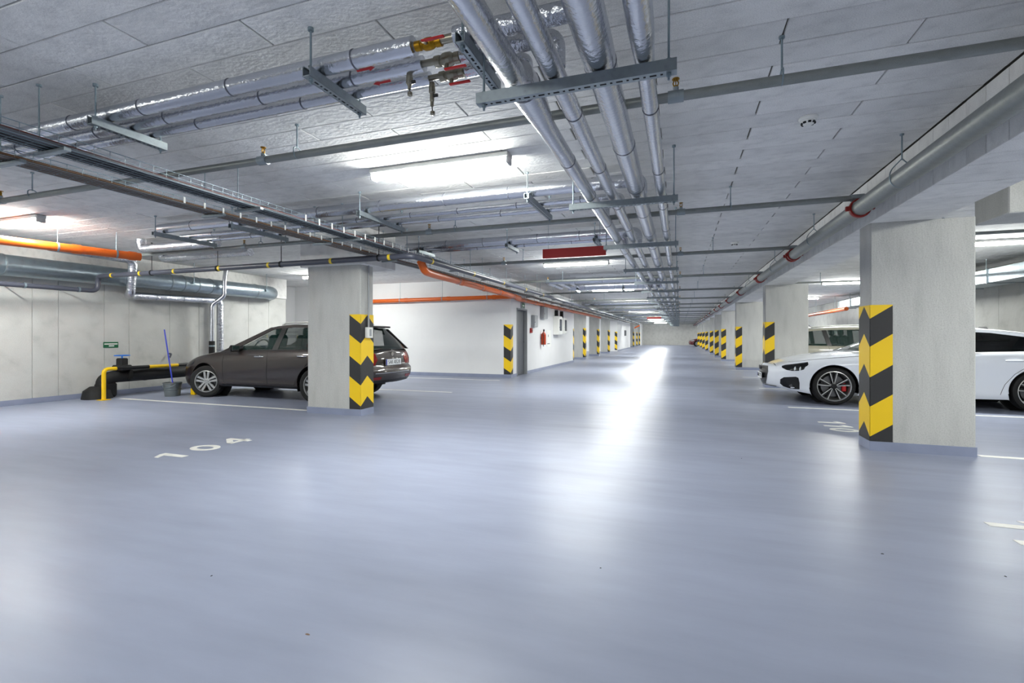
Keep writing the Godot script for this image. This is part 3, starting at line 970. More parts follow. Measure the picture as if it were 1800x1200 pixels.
func make_sprinklers():
	var zs := [-3.08, -5.97, -9.0, -12.4, -16.1, -19.8, -23.3, -26.4, -30.5, -33.7, -36.4, -40.0, -43.5, -47.0, -51.0, -55.0, -59.0, -63.0]
	var lab := ["grey steel sprinkler pipe crossing before the aisle lamp", "grey steel sprinkler pipe crossing just behind the second bundle of foil pipes", "grey steel sprinkler pipe crossing behind the red hanging sign"]
	for k in zs.size():
		var xl := -11.1
		if zs[k] < -6.2: xl = -4.4
		if k == 1: xl = -9.3
		var heads := [-0.02, -3.25, -6.9] if k == 0 else [0.02, -3.3, -6.7]
		if xl > -6: heads = [0.02, -3.3]
		sprinkler_line(zs[k], xl, heads, lab[k] if k < 3 else "distant grey steel sprinkler pipe crossing the aisle ceiling", k < 3)
	var o := Vector3(1.77, 2.575, -3.0)
	var t := thing("sprinkler_main", "thick grey steel sprinkler main with red couplings along the clad beam", "pipe", o)
	var m := MB.new(o)
	m.cyl(Vector3(1.77, 2.575, 2.5), Vector3(1.77, 2.575, FAR + 0.6), 0.080, 24)
	part(t, "tube", m, M["steel_pipe"])
	for z in zs:
		var zz: float = z
		m = MB.new(o)
		for s in ([0.075] if zz > -8 else [-0.07, 0.07]):
			m.lathe([Vector2(0.083, -0.028), Vector2(0.097, -0.028), Vector2(0.101, -0.012), Vector2(0.101, 0.012), Vector2(0.097, 0.028), Vector2(0.083, 0.028)], 20, Transform3D(Basis(Vector3.RIGHT, PI / 2), Vector3(1.77, 2.575, zz + s)))
			m.cbox(Vector3(1.66, 2.575, zz + s), Vector3(0.04, 0.05, 0.03), 0.006)
			m.cbox(Vector3(1.88, 2.575, zz + s), Vector3(0.04, 0.05, 0.03), 0.006)
		part(t, "coupling", m, M["red_coupling"], "red grooved coupling")
	for z in [-4.9, -7.7, -10.6, -14.3, -18.0, -21.5, -25.0, -28.5, -32.0]:
		m = MB.new(o)
		rod(m, 1.77, z, 2.73)
		m.tube(fillet([Vector3(1.77, 2.74, z), Vector3(1.86, 2.64, z), Vector3(1.85, 2.53, z), Vector3(1.77, 2.487, z), Vector3(1.69, 2.53, z), Vector3(1.68, 2.64, z), Vector3(1.77, 2.74, z)], 0.05, 4), 0.005, 6)
		part(t, "hanger", m, M["zinc"])

# ---------------------------------------------------------------- cable trays and plastic pipes
func tray(label: String, x0: float, x1: float, y: float, h: float, cables: Array, marks: Array):
	var o := Vector3((x0 + x1) / 2, y, -3.0)
	var t := thing("cable_tray", label, "cable tray", o, "wire cable trays")
	var za := 2.0
	var zb := -52.0
	var m := MB.new(o)
	var n := 4
	for k in n + 1:
		var x := lerpf(x0, x1, float(k) / n)
		m.cyl(Vector3(x, y, za), Vector3(x, y, zb), 0.0028, 5)
	for x in [x0, x1]:
		m.cyl(Vector3(x, y + h * 0.5, za), Vector3(x, y + h * 0.5, zb), 0.0028, 5)
		m.cyl(Vector3(x, y + h, za), Vector3(x, y + h, zb), 0.0032, 5)
	part(t, "long_wires", m, M["zinc"])
	m = MB.new(o)
	var z := za
	while z > -30.0:
		m.tube([Vector3(x0, y + h, z), Vector3(x0, y, z), Vector3(x1, y, z), Vector3(x1, y + h, z)], 0.0028, 4, false)
		z -= 0.1 if z > -12.0 else 0.2
	var cw := part(t, "cross_wires", m, M["zinc"])
	cw.set_meta("kind", "stuff")
	for c in cables:
		m = MB.new(o)
		var path := []
		var zz := za
		while zz > zb:
			path.append(Vector3(lerpf(x0, x1, c[0]) + rng.randf_range(-0.006, 0.006), y + c[1] + rng.randf_range(-0.003, 0.003), zz))
			zz -= 0.55 if zz > -14.0 else 2.0
		m.tube(path, c[2], 7)
		part(t, "cable", m, M[c[3]])
	for q in marks:
		m = MB.new(o)
		m.box(Vector3(x1 + 0.004, y + h * 0.55, q), Vector3(0.004, h * 0.9, 0.018))
		part(t, "clip", m, M["white_plastic"])
	var zr := -2.02
	while zr > -44.0:
		m = MB.new(o)
		rod(m, x0 - 0.03, zr, y - 0.03, CEIL - 0.002, 0.005)
		part(t, "threaded_rod", m, M["zinc"])
		m = MB.new(o)
		m.cbox(Vector3((x0 + x1) / 2, y - 0.017, zr), Vector3(x1 - x0 + 0.11, 0.026, 0.04), 0.004)
		part(t, "cross_bar", m, M["galvanised"])
		zr -= 1.55

func make_trays():
	var mk := []
	for k in 14: mk.append(-4.2 - 0.21 * k)
	tray("wire cable tray with black and red cables, passing over the valve-side bundle", -4.06, -3.84, 2.49, 0.075, [[0.10, 0.012, 0.010, "cable_black"], [0.24, 0.014, 0.012, "cable_black"], [0.38, 0.012, 0.010, "cable_black"], [0.52, 0.013, 0.011, "cable_black"], [0.66, 0.012, 0.010, "cable_black"], [0.80, 0.012, 0.009, "cable_grey"], [0.90, 0.014, 0.010, "cable_grey"], [0.72, 0.036, 0.009, "cable_red"], [0.3, 0.034, 0.010, "cable_grey"], [0.58, 0.034, 0.011, "cable_black"]], mk)
	var mk2 := []
	for k in 16: mk2.append(-3.2 - 0.2 * k)
	tray("wire cable tray filled with brown cables, on the pillar side of the other tray", -4.50, -4.32, 2.47, 0.06, [[0.08, 0.014, 0.014, "cable_brown"], [0.26, 0.014, 0.014, "cable_brown"], [0.44, 0.014, 0.014, "cable_brown"], [0.62, 0.014, 0.014, "cable_brown"], [0.80, 0.014, 0.014, "cable_brown"], [0.94, 0.014, 0.012, "cable_brown"]], mk2)
	# grey plastic pressure pipe: from the wall, across the bay, along the trays
	var o := Vector3(-6.0, 2.42, -6.05)
	var t := thing("plastic_pipe", "dark grey plastic pipe with yellow marks, from the wall past the pillar", "pipe", o)
	var m := MB.new(o)
	var p := [Vector3(-10.74, 2.13, 3.0), Vector3(-10.74, 2.125, -6.22), Vector3(-10.74, 2.41, -6.22), Vector3(-10.3, 2.40, -6.15), Vector3(-3.62, 2.40, -6.05), Vector3(-3.62, 2.40, -24.0)]
	m.tube(fillet(p, 0.13, 8), 0.043, 18)
	part(t, "tube", m, M["grey_plastic"])
	for x in [-10.2, -9.4, -8.5, -7.40, -6.30, -5.05, -4.0]:
		m = MB.new(o)
		var zq := lerpf(-6.05, -6.15, (x + 3.62) / -6.68)
		m.cyl(Vector3(x - 0.022, 2.40, zq), Vector3(x + 0.022, 2.40, zq), 0.0445, 18)
		part(t, "yellow_band", m, M["yellow_mark"])
	for z in [-6.6, -8.2, -9.8, -11.4, -13.0]:
		m = MB.new(o)
		m.cyl(Vector3(-3.62, 2.40, z - 0.02), Vector3(-3.62, 2.40, z + 0.02), 0.0445, 18)
		part(t, "yellow_band", m, M["yellow_mark"])
	for x in [-9.1, -7.45, -6.05, -4.19]:
		m = MB.new(o)
		var zq := lerpf(-6.05, -6.15, (x + 3.62) / -6.68)
		rod(m, x, zq, 2.44)
		m.cyl(Vector3(x - 0.014, 2.40, zq), Vector3(x + 0.014, 2.40, zq), 0.051, 16)
		part(t, "clamp", m, M["slot"])
	for z in [-3.2, -5.1, -5.9]:
		m = MB.new(o)
		m.tube([Vector3(-10.74, 2.127, z - 0.014), Vector3(-10.74, 2.127, z + 0.014)], 0.051, 16)
		m.box(Vector3(-11.03, 2.127, z), Vector3(0.53, 0.014, 0.014))
		part(t, "clamp", m, M["zinc"])
	t = thing("conduit", "thin grey steel conduit beside the cable trays beyond the pillar", "conduit", Vector3(-3.74, 2.52, -7.0))
	m = MB.new(Vector3(-3.74, 2.52, -7.0))
	m.cyl(Vector3(-3.72, 2.47, -6.6), Vector3(-3.72, 2.47, -50.0), 0.02, 10)
	part(t, "tube", m, M["galvanised"])
	m = MB.new(Vector3(-3.74, 2.52, -7.0))
	for k in 9:
		rod(m, -3.72, -8.3 - 4.5 * k, 2.47, CEIL - 0.002, 0.005)
	part(t, "hanger", m, M["zinc"])
	orange("orange waste pipe running along the trays to the service room", [Vector3(-3.80, 2.41, -6.60), Vector3(-3.80, 2.27, -6.72), Vector3(-3.83, 2.265, -7.0), Vector3(-4.36, 2.345, -13.2)], 0.062, [-7.05, -8.2, -9.6, -11.0, -12.4], true, 2.455)
	orange("orange waste pipe crossing in front of the white service room wall", [Vector3(-11.0, 2.36, -13.3), Vector3(-4.55, 2.40, -13.3)], 0.062, [-10.0, -8.4, -6.9, -5.4], false)
	orange("orange waste pipe along the aisle side of the service room", [Vector3(-4.54, 2.39, -13.32), Vector3(-4.63, 2.37, -13.8), Vector3(-4.63, 2.37, -30.0)], 0.062, [-14.5, -15.6, -16.7, -17.8, -18.9, -20.0, -21.5], true, 2.495)
	orange("orange waste pipe hung below the wall-side tube lamp, ending in a slanted socket", [Vector3(-9.34, 2.60, -2.6), Vector3(-8.62, 2.585, -5.62)], 0.065, [-3.4, -4.6, -5.3], true)
	orange("short orange slanting waste pipe at the far bays", [Vector3(-4.4, 2.45, -58.0), Vector3(-6.2, 1.5, -57.0)], 0.08, [], true)

func orange(label: String, pts: Array, r: float, clamps: Array, along_z: bool, rod_top := CEIL - 0.002):
	var o: Vector3 = pts[0]
	var t := thing("waste_pipe", label, "pipe", o)
	var path := fillet(pts, 0.16, 6)
	var m := MB.new(o)
	m.tube(path, r, 20)
	part(t, "tube", m, M["orange_plastic"])
	for c in clamps:
		for k in path.size() - 1:
			var a: Vector3 = path[k]
			var b: Vector3 = path[k + 1]
			var ca := a.z if along_z else a.x
			var cb := b.z if along_z else b.x
			if (c - ca) * (c - cb) <= 0 and absf(ca - cb) > 0.3:
				var q := a.lerp(b, (c - ca) / (cb - ca))
				var d := (b - a).normalized()
				m = MB.new(o)
				m.tube([q - d * 0.012, q + d * 0.012], r + 0.006, 18)
				m.cyl(Vector3(q.x, q.y + r, q.z), Vector3(q.x, rod_top, q.z), 0.005, 6)
				part(t, "clamp", m, M["zinc"])
				m = MB.new(o)
				m.tube([q + d * 0.16, q + d * 0.165, q + d * 0.27, q + d * 0.275], [r, r + 0.008, r + 0.008, r], 18)
				part(t, "socket", m, M["orange_plastic"])

# ---------------------------------------------------------------- along the concrete wall
func make_wall_side():
	var o := Vector3(-10.98, 2.47, -5.0)
	var t := thing("ventilation_duct", "round galvanised ventilation duct along the stained concrete wall", "duct", o)
	var m := MB.new(o)
	m.tube(fillet([Vector3(-10.98, 2.47, 3.0), Vector3(-10.98, 2.47, -10.75), Vector3(-11.5, 2.47, -11.0)], 0.3, 8), 0.185, 32)
	part(t, "duct_tube", m, M["duct_steel"])
	for z in [-3.2, -4.9, -7.75, -8.05, -8.4, -8.75, -10.1]:
		m = MB.new(o)
		m.tube([Vector3(-10.98, 2.47, z - 0.012), Vector3(-10.98, 2.47, z + 0.012)], 0.194, 32)
		part(t, "duct_ring", m, M["galvanised"])
	for z in [-4.0, -8.2, -10.3]:
		m = MB.new(o)
		rod(m, -10.75, z, 2.47)
		m.cbox(Vector3(-10.77, 2.5, z), Vector3(0.05, 0.06, 0.03), 0.004)
		part(t, "hanger", m, M["zinc"])
	# foil pipes at the wall
	branch_pipe("foil pipe dropping past the duct and running along the concrete wall", "", [Vector3(-10.45, 2.82, -5.3), Vector3(-10.55, 2.80, -6.74), Vector3(-10.66, 2.10, -6.76), Vector3(-11.08, 2.11, -6.98), Vector3(-11.08, 2.14, -9.15), Vector3(-11.08, 0.55, -9.15)], 0.08, true, true)
	branch_pipe("slim foil riser with a black collar on the concrete wall", "", [Vector3(-10.70, 2.94, -9.0), Vector3(-10.70, 2.60, -8.95), Vector3(-10.70, 2.24, -8.95), Vector3(-10.93, 2.02, -8.8), Vector3(-10.93, 0.45, -8.8)], 0.05, false)
	t = thing("pipe_collar", "black fire collar round the slim foil riser", "collar", Vector3(-10.93, 1.12, -8.8))
	m = MB.new()
	m.cyl(Vector3(0, 0.0, 0), Vector3(0, -0.10, 0), 0.066, 16)
	m.cyl(Vector3(0, -0.14, 0), Vector3(0, -0.32, 0), 0.066, 16)
	part(t, "collar_sleeve", m, M["black_foam"])
	m = MB.new()
	m.cyl(Vector3(0, -0.10, 0), Vector3(0, -0.14, 0), 0.063, 16)
	part(t, "collar_band", m, M["zinc"])
	# crumpled foil branch with valves below the second bundle
	branch_pipe("crumpled foil elbow of the pipes above the orange waste pipe", "", [Vector3(-9.5, 2.94, -6.6), Vector3(-9.5, 2.74, -6.6), Vector3(-7.2, 2.74, -6.55)], 0.07, false, true)
	branch_pipe("fat crumpled foil pipe dropping beside the orange waste pipe", "", [Vector3(-8.9, 2.94, -5.82), Vector3(-8.9, 2.77, -5.82), Vector3(-7.1, 2.77, -5.82)], 0.075, false, true)
	# barrier, valve and insulated pipes at the foot of the wall
	t = thing("pipe_barrier", "yellow and black tubular barrier guarding the pipes by the concrete wall", "barrier", Vector3(-10.57, 0, -6.22))
	var bp := fillet([Vector3(0, 0, 0), Vector3(0, 0.60, 0), Vector3(0, 0.60, -4.2)], 0.09, 8)
	m = MB.new()
	m.tube(fillet([Vector3(0, 0, 0), Vector3(0, 0.60, 0), Vector3(0, 0.60, -0.22)], 0.09, 8), 0.036, 16)
	part(t, "post", m, M["yellow_paint"])
	for k in 6:
		m = MB.new()
		m.cyl(Vector3(0, 0.60, -0.22 - 0.62 * k), Vector3(0, 0.60, -0.22 - 0.62 * (k + 1)), 0.036, 16)
		part(t, "rail", m, M["black_plastic"] if k % 2 == 0 else M["yellow_paint"])
	m = MB.new()
	m.cyl(Vector3(0, 0.0, -3.9), Vector3(0, 0.60, -3.9), 0.036, 16)
	part(t, "post", m, M["yellow_paint"])
	m = MB.new()
	m.cbox(Vector3(0, 0.006, 0), Vector3(0.16, 0.012, 0.16), 0.003)
	part(t, "foot_plate", m, M["yellow_paint"])
	t = thing("floor_pipe", "thick black insulated pipe low along the wall behind the barrier", "pipe", Vector3(-10.85, 0.42, -6.6))
	m = MB.new()
	m.tube(fillet([Vector3(-0.1, -0.42, 0.18), Vector3(-0.1, -0.05, 0.16), Vector3(-0.05, 0.0, 0.0), Vector3(0, 0, -3.2)], 0.16, 6), 0.125, 18)
	part(t, "foam_jacket", m, M["black_foam"])
	m = MB.new()
	m.tube([Vector3(0.1, 0.04, -0.2), Vector3(0.1, 0.03, -0.5), Vector3(0.1, 0.04, -1.0)], [0.12, 0.15, 0.11], 16)
	part(t, "foam_jacket", m, M["black_foam"])
	m = MB.new()
	m.cbox(Vector3(-0.1, -0.26, 0.12), Vector3(0.26, 0.30, 0.30), 0.04)
	part(t, "flange_block", m, M["black_foam"])
	m = MB.new()
	m.lathe([Vector2(0, 0.24), Vector2(0.12, 0.24), Vector2(0.22, 0.16), Vector2(0.25, 0.0), Vector2(0, 0.0)], 18, Transform3D(Basis(), Vector3(-0.12, -0.42, 0.26)))
	part(t, "foot_bell", m, M["black_foam"])
	t = thing("gate_valve", "black gate valve with a blue handwheel behind the barrier", "valve", Vector3(-10.85, 0.54, -6.72))
	m = MB.new()
	m.cbox(Vector3(0, 0.05, 0), Vector3(0.26, 0.12, 0.24), 0.02)
	m.cbox(Vector3(0, 0.17, 0), Vector3(0.16, 0.16, 0.15), 0.02)
	part(t, "valve_body", m, M["black_foam"])
	m = MB.new()
	m.cyl(Vector3(0, 0.24, 0), Vector3(0, 0.31, 0), 0.014, 10)
	part(t, "spindle", m, M["blue_paint"])
	m = MB.new()
	var ring := []
	for k in 25: ring.append(Vector3(cos(TAU * k / 24.0) * 0.125, 0.305, sin(TAU * k / 24.0) * 0.125))
	m.tube(ring, 0.012, 8, false)
	for k in 4:
		var a := TAU * k / 4.0 + 0.4
		m.cyl(Vector3(0, 0.30, 0), Vector3(cos(a) * 0.125, 0.305, sin(a) * 0.125), 0.009, 6)
	part(t, "handwheel", m, M["blue_paint"], "blue handwheel")
	# green notice
	t = thing("wall_sign", "small green notice plate with white lines on the concrete wall", "sign", Vector3(-11.296, 1.06, -6.78))
	m = MB.new()
	m.box(Vector3.ZERO, Vector3(0.008, 0.12, 0.28))
	part(t, "plate", m, M["sign_green"])
	m = MB.new()
	m.box(Vector3(0.005, 0.018, 0), Vector3(0.002, 0.022, 0.25))
	part(t, "print_line", m, M["white_plastic"])
	m = MB.new()
	m.box(Vector3(0.005, -0.022, -0.01), Vector3(0.002, 0.022, 0.10))
	part(t, "print_line", m, M["white_plastic"])
	t = thing("wall_hook", "small dark pipe stub on the concrete wall above the barrier", "hook", Vector3(-11.3, 0.78, -8.0))
	m = MB.new()
	m.tube(fillet([Vector3(0, 0.05, 0), Vector3(0.08, 0.05, 0), Vector3(0.08, -0.04, 0.04)], 0.03), 0.02, 10)
	part(t, "stub", m, M["grey_plastic"])
	# bucket and mop
	t = thing("bucket", "grey metal bucket standing by the estate car's front wheel", "bucket", Vector3(-9.95, 0, -7.12))
	m = MB.new()
	m.lathe([Vector2(0, 0.0), Vector2(0.135, 0.0), Vector2(0.165, 0.26), Vector2(0.172, 0.27), Vector2(0.172, 0.285), Vector2(0.158, 0.285), Vector2(0.130, 0.02), Vector2(0, 0.02)], 24, Transform3D())
	part(t, "pail", m, M["bucket_grey"])
	m = MB.new()
	m.lathe([Vector2(0.153, 0.135), Vector2(0.158, 0.14), Vector2(0.159, 0.155), Vector2(0.155, 0.16)], 24, Transform3D())
	part(t, "rib", m, M["bucket_grey"])
	m = MB.new()
	var hp := []
	for k in 13:
		var a := PI * k / 12.0
		hp.append(Vector3(cos(a) * 0.168, 0.26 - sin(a) * 0.08, 0.05 + sin(a) * 0.12))
	m.tube(hp, 0.004, 6)
	part(t, "bail", m, M["zinc"])
	t = thing("mop", "blue mop handle standing in the grey bucket", "mop", Vector3(-9.92, 0.05, -7.12))
	m = MB.new()
	m.cyl(Vector3(0, 0.10, 0), Vector3(-0.27, 1.33, 0.0), 0.013, 10)
	part(t, "handle", m, M["broom_blue"])
	m = MB.new()
	for k in 14:
		var a := TAU * k / 14.0
		m.tube([Vector3(0, 0.14, 0), Vector3(cos(a) * 0.05, 0.22, sin(a) * 0.05), Vector3(cos(a) * 0.10, 0.10, sin(a) * 0.10), Vector3(cos(a) * 0.08, -0.02, sin(a) * 0.08)], 0.012, 5)
	part(t, "mop_strands", m, M["cable_brown"])
	t = thing("sponge", "yellow cleaning block on the floor behind the bucket", "block", Vector3(-9.72, 0, -7.42))
	m = MB.new()
	m.cbox(Vector3(0, 0.07, 0), Vector3(0.12, 0.14, 0.09), 0.012)
	part(t, "block", m, M["yellow_paint"])

# ---------------------------------------------------------------- along the white wall, signs, detectors
func make_fittings():
	var X := -4.72
	var t := thing("fire_extinguisher", "orange-red fire extinguisher hung on the white service wall", "extinguisher", Vector3(X + 0.10, 0.93, -16.75))
	var m := MB.new()
	m.lathe([Vector2(0, 0), Vector2(0.075, 0), Vector2(0.085, 0.02), Vector2(0.085, 0.36), Vector2(0.06, 0.42), Vector2(0.025, 0.45), Vector2(0.025, 0.48), Vector2(0, 0.48)], 18, Transform3D())
	part(t, "cylinder", m, M["extinguisher_red"])
	m = MB.new()
	m.cbox(Vector3(0.01, 0.51, 0), Vector3(0.05, 0.06, 0.05), 0.006)
	m.cbox(Vector3(0.0, 0.55, -0.05), Vector3(0.02, 0.015, 0.16), 0.004)
	part(t, "valve_head", m, M["black_plastic"])
	m = MB.new()
	m.tube(fillet([Vector3(0, 0.49, 0.02), Vector3(0.02, 0.45, 0.12), Vector3(0.02, 0.05, 0.11), Vector3(0.02, -0.06, 0.10)], 0.06), 0.012, 8)
	part(t, "hose", m, M["black_plastic"])
	m = MB.new()
	m.cbox(Vector3(-0.09, 0.25, 0), Vector3(0.018, 0.10, 0.06), 0.003)
	part(t, "hanger_plate", m, M["grey_metal"])
	t = thing("instruction_sheet", "white instruction sheet beside the fire extinguisher", "notice", Vector3(X + 0.004, 1.15, -17.85))
	m = MB.new()
	m.box(Vector3.ZERO, Vector3(0.006, 0.62, 0.62))
	part(t, "sheet", m, M["white_plastic"])
	for k in 2:
		m = MB.new()
		m.box(Vector3(0.004, 0.10 - 0.30 * k, 0.10 - 0.05 * k), Vector3(0.002, 0.09 if k == 0 else 0.03, 0.08 if k == 0 else 0.36))
		part(t, "print", m, M["door_grey"])
	wall_box("grey_box", "narrow grey wall box next to the service room door", "box", Vector3(X, 1.75, -15.78), Vector3(0.10, 0.40, 0.45), "grey_metal")
	wall_box("junction_cabinet", "grey cabinet hung high on the white service wall under the pipes", "cabinet", Vector3(X, 2.08, -16.9), Vector3(0.14, 0.42, 0.55), "grey_metal")
	t = wall_box("meter_cabinet", "white meter cabinet with a dark window, fed by black ducts", "cabinet", Vector3(X, 1.66, -18.85), Vector3(0.22, 0.74, 0.62), "white_plastic")
	cabinet_front(t)
	t = wall_box("meter_cabinet", "second white meter cabinet with dark window, farther from the door", "cabinet", Vector3(X, 1.66, -19.75), Vector3(0.22, 0.66, 0.52), "white_plastic")
	cabinet_front(t)
	t = thing("fire_alarm", "small red fire alarm button beside the grey door", "alarm", Vector3(X, 1.43, -15.45))
	m = MB.new()
	m.cbox(Vector3(0.03, 0, 0), Vector3(0.06, 0.16, 0.16), 0.008)
	part(t, "case", m, M["sign_red"])
	m = MB.new()
	m.cyl(Vector3(0.06, 0, 0), Vector3(0.068, 0, 0), 0.03, 12)
	part(t, "button", m, M["black_plastic"])
	t = thing("exit_sign", "small green exit sign above the grey service door", "sign", Vector3(X, 2.205, -14.55))
	m = MB.new()
	m.cbox(Vector3(0.02, 0, 0), Vector3(0.04, 0.17, 0.34), 0.006)
	part(t, "case", m, M["grey_metal"])
	m = MB.new()
	m.box(Vector3(0.042, 0, 0), Vector3(0.004, 0.13, 0.28))
	part(t, "face", m, M["sign_green"])
	m = MB.new()
	m.prism(PackedVector2Array([Vector2(-0.09, 0.012), Vector2(-0.01, 0.012), Vector2(-0.01, 0.04), Vector2(0.07, 0), Vector2(-0.01, -0.04), Vector2(-0.01, -0.012), Vector2(-0.09, -0.012)]), 0, 0.002, Transform3D(Basis(Vector3.FORWARD, Vector3.UP, Vector3.RIGHT), Vector3(0.0445, 0, 0)))
	part(t, "arrow", m, M["white_plastic"])
	t = thing("alarm_cabinet", "dark fire panel on the white store wall far along the aisle", "panel", Vector3(X, 1.5, -45.0))
	m = MB.new()
	m.cbox(Vector3(0.06, 0, 0), Vector3(0.12, 0.5, 0.7), 0.01)
	part(t, "case", m, M["door_grey"])
	m = MB.new()
	m.box(Vector3(0.122, 0, 0), Vector3(0.004, 0.36, 0.5))
	part(t, "face", m, M["box_glass"])
	# red hanging sign
	t = thing("hanging_sign", "plain dark red rectangular sign hung under the ceiling over the aisle", "sign", Vector3(-1.45, 2.465, -6.9))
	m = MB.new()
	m.cbox(Vector3.ZERO, Vector3(0.93, 0.135, 0.03), 0.003)
	part(t, "board", m, M["sign_red"])
	for s in [-1.0, 1.0]:
		m = MB.new()
		m.cyl(Vector3(s * 0.38, 0.06, 0), Vector3(s * 0.38, CEIL - 2.45, 0), 0.003, 6)
		part(t, "hanging_wire", m, M["zinc"])
	t = thing("hanging_sign", "distant red sign hung under the ceiling far along the aisle", "sign", Vector3(-1.6, 2.45, -33.5))
	m = MB.new()
	m.cbox(Vector3.ZERO, Vector3(0.93, 0.135, 0.03), 0.003)
	part(t, "board", m, M["sign_red"])
	for s in [-1.0, 1.0]:
		m = MB.new()
		m.cyl(Vector3(s * 0.38, 0.06, 0), Vector3(s * 0.38, CEIL - 2.45, 0), 0.003, 6)
		part(t, "hanging_wire", m, M["zinc"])
	# smoke detectors
	var dl := ["white round smoke detector on the ceiling beside the clad beam", "white round smoke detector on the ceiling beyond the third sprinkler pipe", "white round smoke detector on the ceiling beyond the fourth sprinkler pipe"]
	var dz := [-4.30, -9.6, -14.2]
	for k in 3:
		t = thing("smoke_detector", dl[k], "detector", Vector3(0.95, CEIL, dz[k]), "smoke detectors")
		m = MB.new()
		m.lathe([Vector2(0, -0.022), Vector2(0.058, -0.022), Vector2(0.066, -0.012), Vector2(0.066, 0), Vector2(0, 0)], 24, Transform3D())
		part(t, "mount", m, M["white_plastic"])
		m = MB.new()
		m.lathe([Vector2(0, -0.062), Vector2(0.022, -0.062), Vector2(0.036, -0.052), Vector2(0.05, -0.030), Vector2(0.052, -0.022), Vector2(0, -0.022)], 24, Transform3D())
		part(t, "sensor", m, M["white_plastic"])
		m = MB.new()
		for j in 8:
			var a := TAU * j / 8.0
			m.box(Vector3(cos(a) * 0.0445, -0.044, sin(a) * 0.0445), Vector3(0.012, 0.012, 0.02), Basis(Vector3.UP, -a))
		part(t, "vent_slots", m, M["slot"])
	# duct on the wall behind the white car
	var o := Vector3(6.55, 2.40, -8.0)
	t = thing("ventilation_duct", "square galvanised ventilation duct under the ceiling behind the white car", "duct", o)
	for k in 14:
		m = MB.new(o)
		m.cbox(Vector3(6.75, 2.57, -3.0 - 1.5 * k - 0.75), Vector3(0.62, 0.30, 1.48), 0.006)
		part(t, "duct_section", m, M["duct_steel"])
		m = MB.new(o)
		m.cbox(Vector3(6.75, 2.57, -3.0 - 1.5 * (k + 1)), Vector3(0.66, 0.34, 0.03), 0.004)
		part(t, "flange", m, M["galvanised"])
		if k % 2 == 0:
			m = MB.new(o)
			rod(m, 6.42, -3.0 - 1.5 * (k + 1), 2.42, CEIL - 0.002, 0.006)
			rod(m, 7.08, -3.0 - 1.5 * (k + 1), 2.42, CEIL - 0.002, 0.006)
			part(t, "hanger", m, M["zinc"])
	orange("orange waste pipe under the duct behind the beige car", [Vector3(6.3, 2.33, -22.5), Vector3(6.3, 2.30, -29.0)], 0.08, [-24.0, -27.0], true)
	var g := sprinkler_side(-8.6)
	g = sprinkler_side(-15.0)
	# specks of debris on the floor
	var spots := [[-1.47, -1.62, 0.026], [1.02, -2.06, 0.014], [2.16, -3.95, 0.05], [1.1, -3.3, 0.02], [-2.3, -1.85, 0.013], [1.6, -3.2, 0.014], [-0.4, -2.6, 0.01], [0.6, -5.4, 0.02]]
	var words := ["tiny brown twig on the floor below the parking number 104", "tiny dark pebble on the open floor before the taped column", "flat brown leaf on the floor before the taped column", "dark crumb on the floor between the leaf and the aisle", "small dark speck on the floor near the brown twig", "dark crumb on the floor beside the painted number 111", "dark crumb alone in the middle of the open floor", "dark crumb on the floor near the column's skirting"]
	for k in spots.size():
		t = thing("floor_debris", words[k], "debris", Vector3(spots[k][0], 0, spots[k][1]))
		m = MB.new()
		var s: float = spots[k][2]
		m.lathe([Vector2(0, 0.004), Vector2(s * 0.3, 0.003), Vector2(s * 0.5, 0.0), Vector2(0, 0)], 7, Transform3D(Basis(Vector3.UP, k * 1.1) * Basis.from_scale(Vector3(1, 1, 0.35)), Vector3.ZERO))
		part(t, "fragment", m, M["cable_brown"] if k in [0, 2] else M["slot"])

func sprinkler_side(z: float) -> Node3D:
	var o := Vector3(2.6, 2.70, z)
	var t := thing("sprinkler_pipe", "steel sprinkler pipe over the bays behind the clad beam", "pipe", o, "sprinkler pipes behind the beam")
	var m := MB.new(o)
	m.cyl(Vector3(2.575, 2.70, z), Vector3(6.3, 2.70, z), 0.024, 12)
	part(t, "tube", m, M["steel_pipe"])
	for x in [3.6, 5.9]:
		m = MB.new(o)
		rod(m, x, z, 2.68)
		m.cyl(Vector3(x - 0.012, 2.70, z), Vector3(x + 0.012, 2.70, z), 0.031, 12)
		part(t, "hanger", m, M["zinc"])
	return t

func wall_box(nm: String, label: String, cat: String, at: Vector3, s: Vector3, mat: String) -> Node3D:
	var t := thing(nm, label, cat, at)
	var m := MB.new()
	m.cbox(Vector3(s.x / 2, 0, 0), s, 0.008)
	part(t, "body", m, M[mat])
	m = MB.new()
	m.cbox(Vector3(s.x + 0.006, 0, 0), Vector3(0.012, s.y - 0.05, s.z - 0.05), 0.003)
	part(t, "cover", m, M[mat])
	m = MB.new()
	m.cyl(Vector3(s.x + 0.010, -s.y * 0.1, s.z * 0.38), Vector3(s.x + 0.024, -s.y * 0.1, s.z * 0.38), 0.012, 8)
	part(t, "lock", m, M["black_plastic"])
	return t

func cabinet_front(t: Node3D):
	var m := MB.new()
	m.box(Vector3(0.236, 0.02, 0), Vector3(0.006, 0.46, 0.36))
	part(t, "window", m, M["box_glass"])
	m = MB.new()
	m.cbox(Vector3(0.07, 0.475, 0.05), Vector3(0.12, 0.27, 0.12), 0.006)
	part(t, "cable_duct", m, M["slot"])

# ---------------------------------------------------------------- cars
# A car in its own axes: nose at x = 0, tail at x = L, y up from the ground, z across.
const JS := 16
const JT := 10

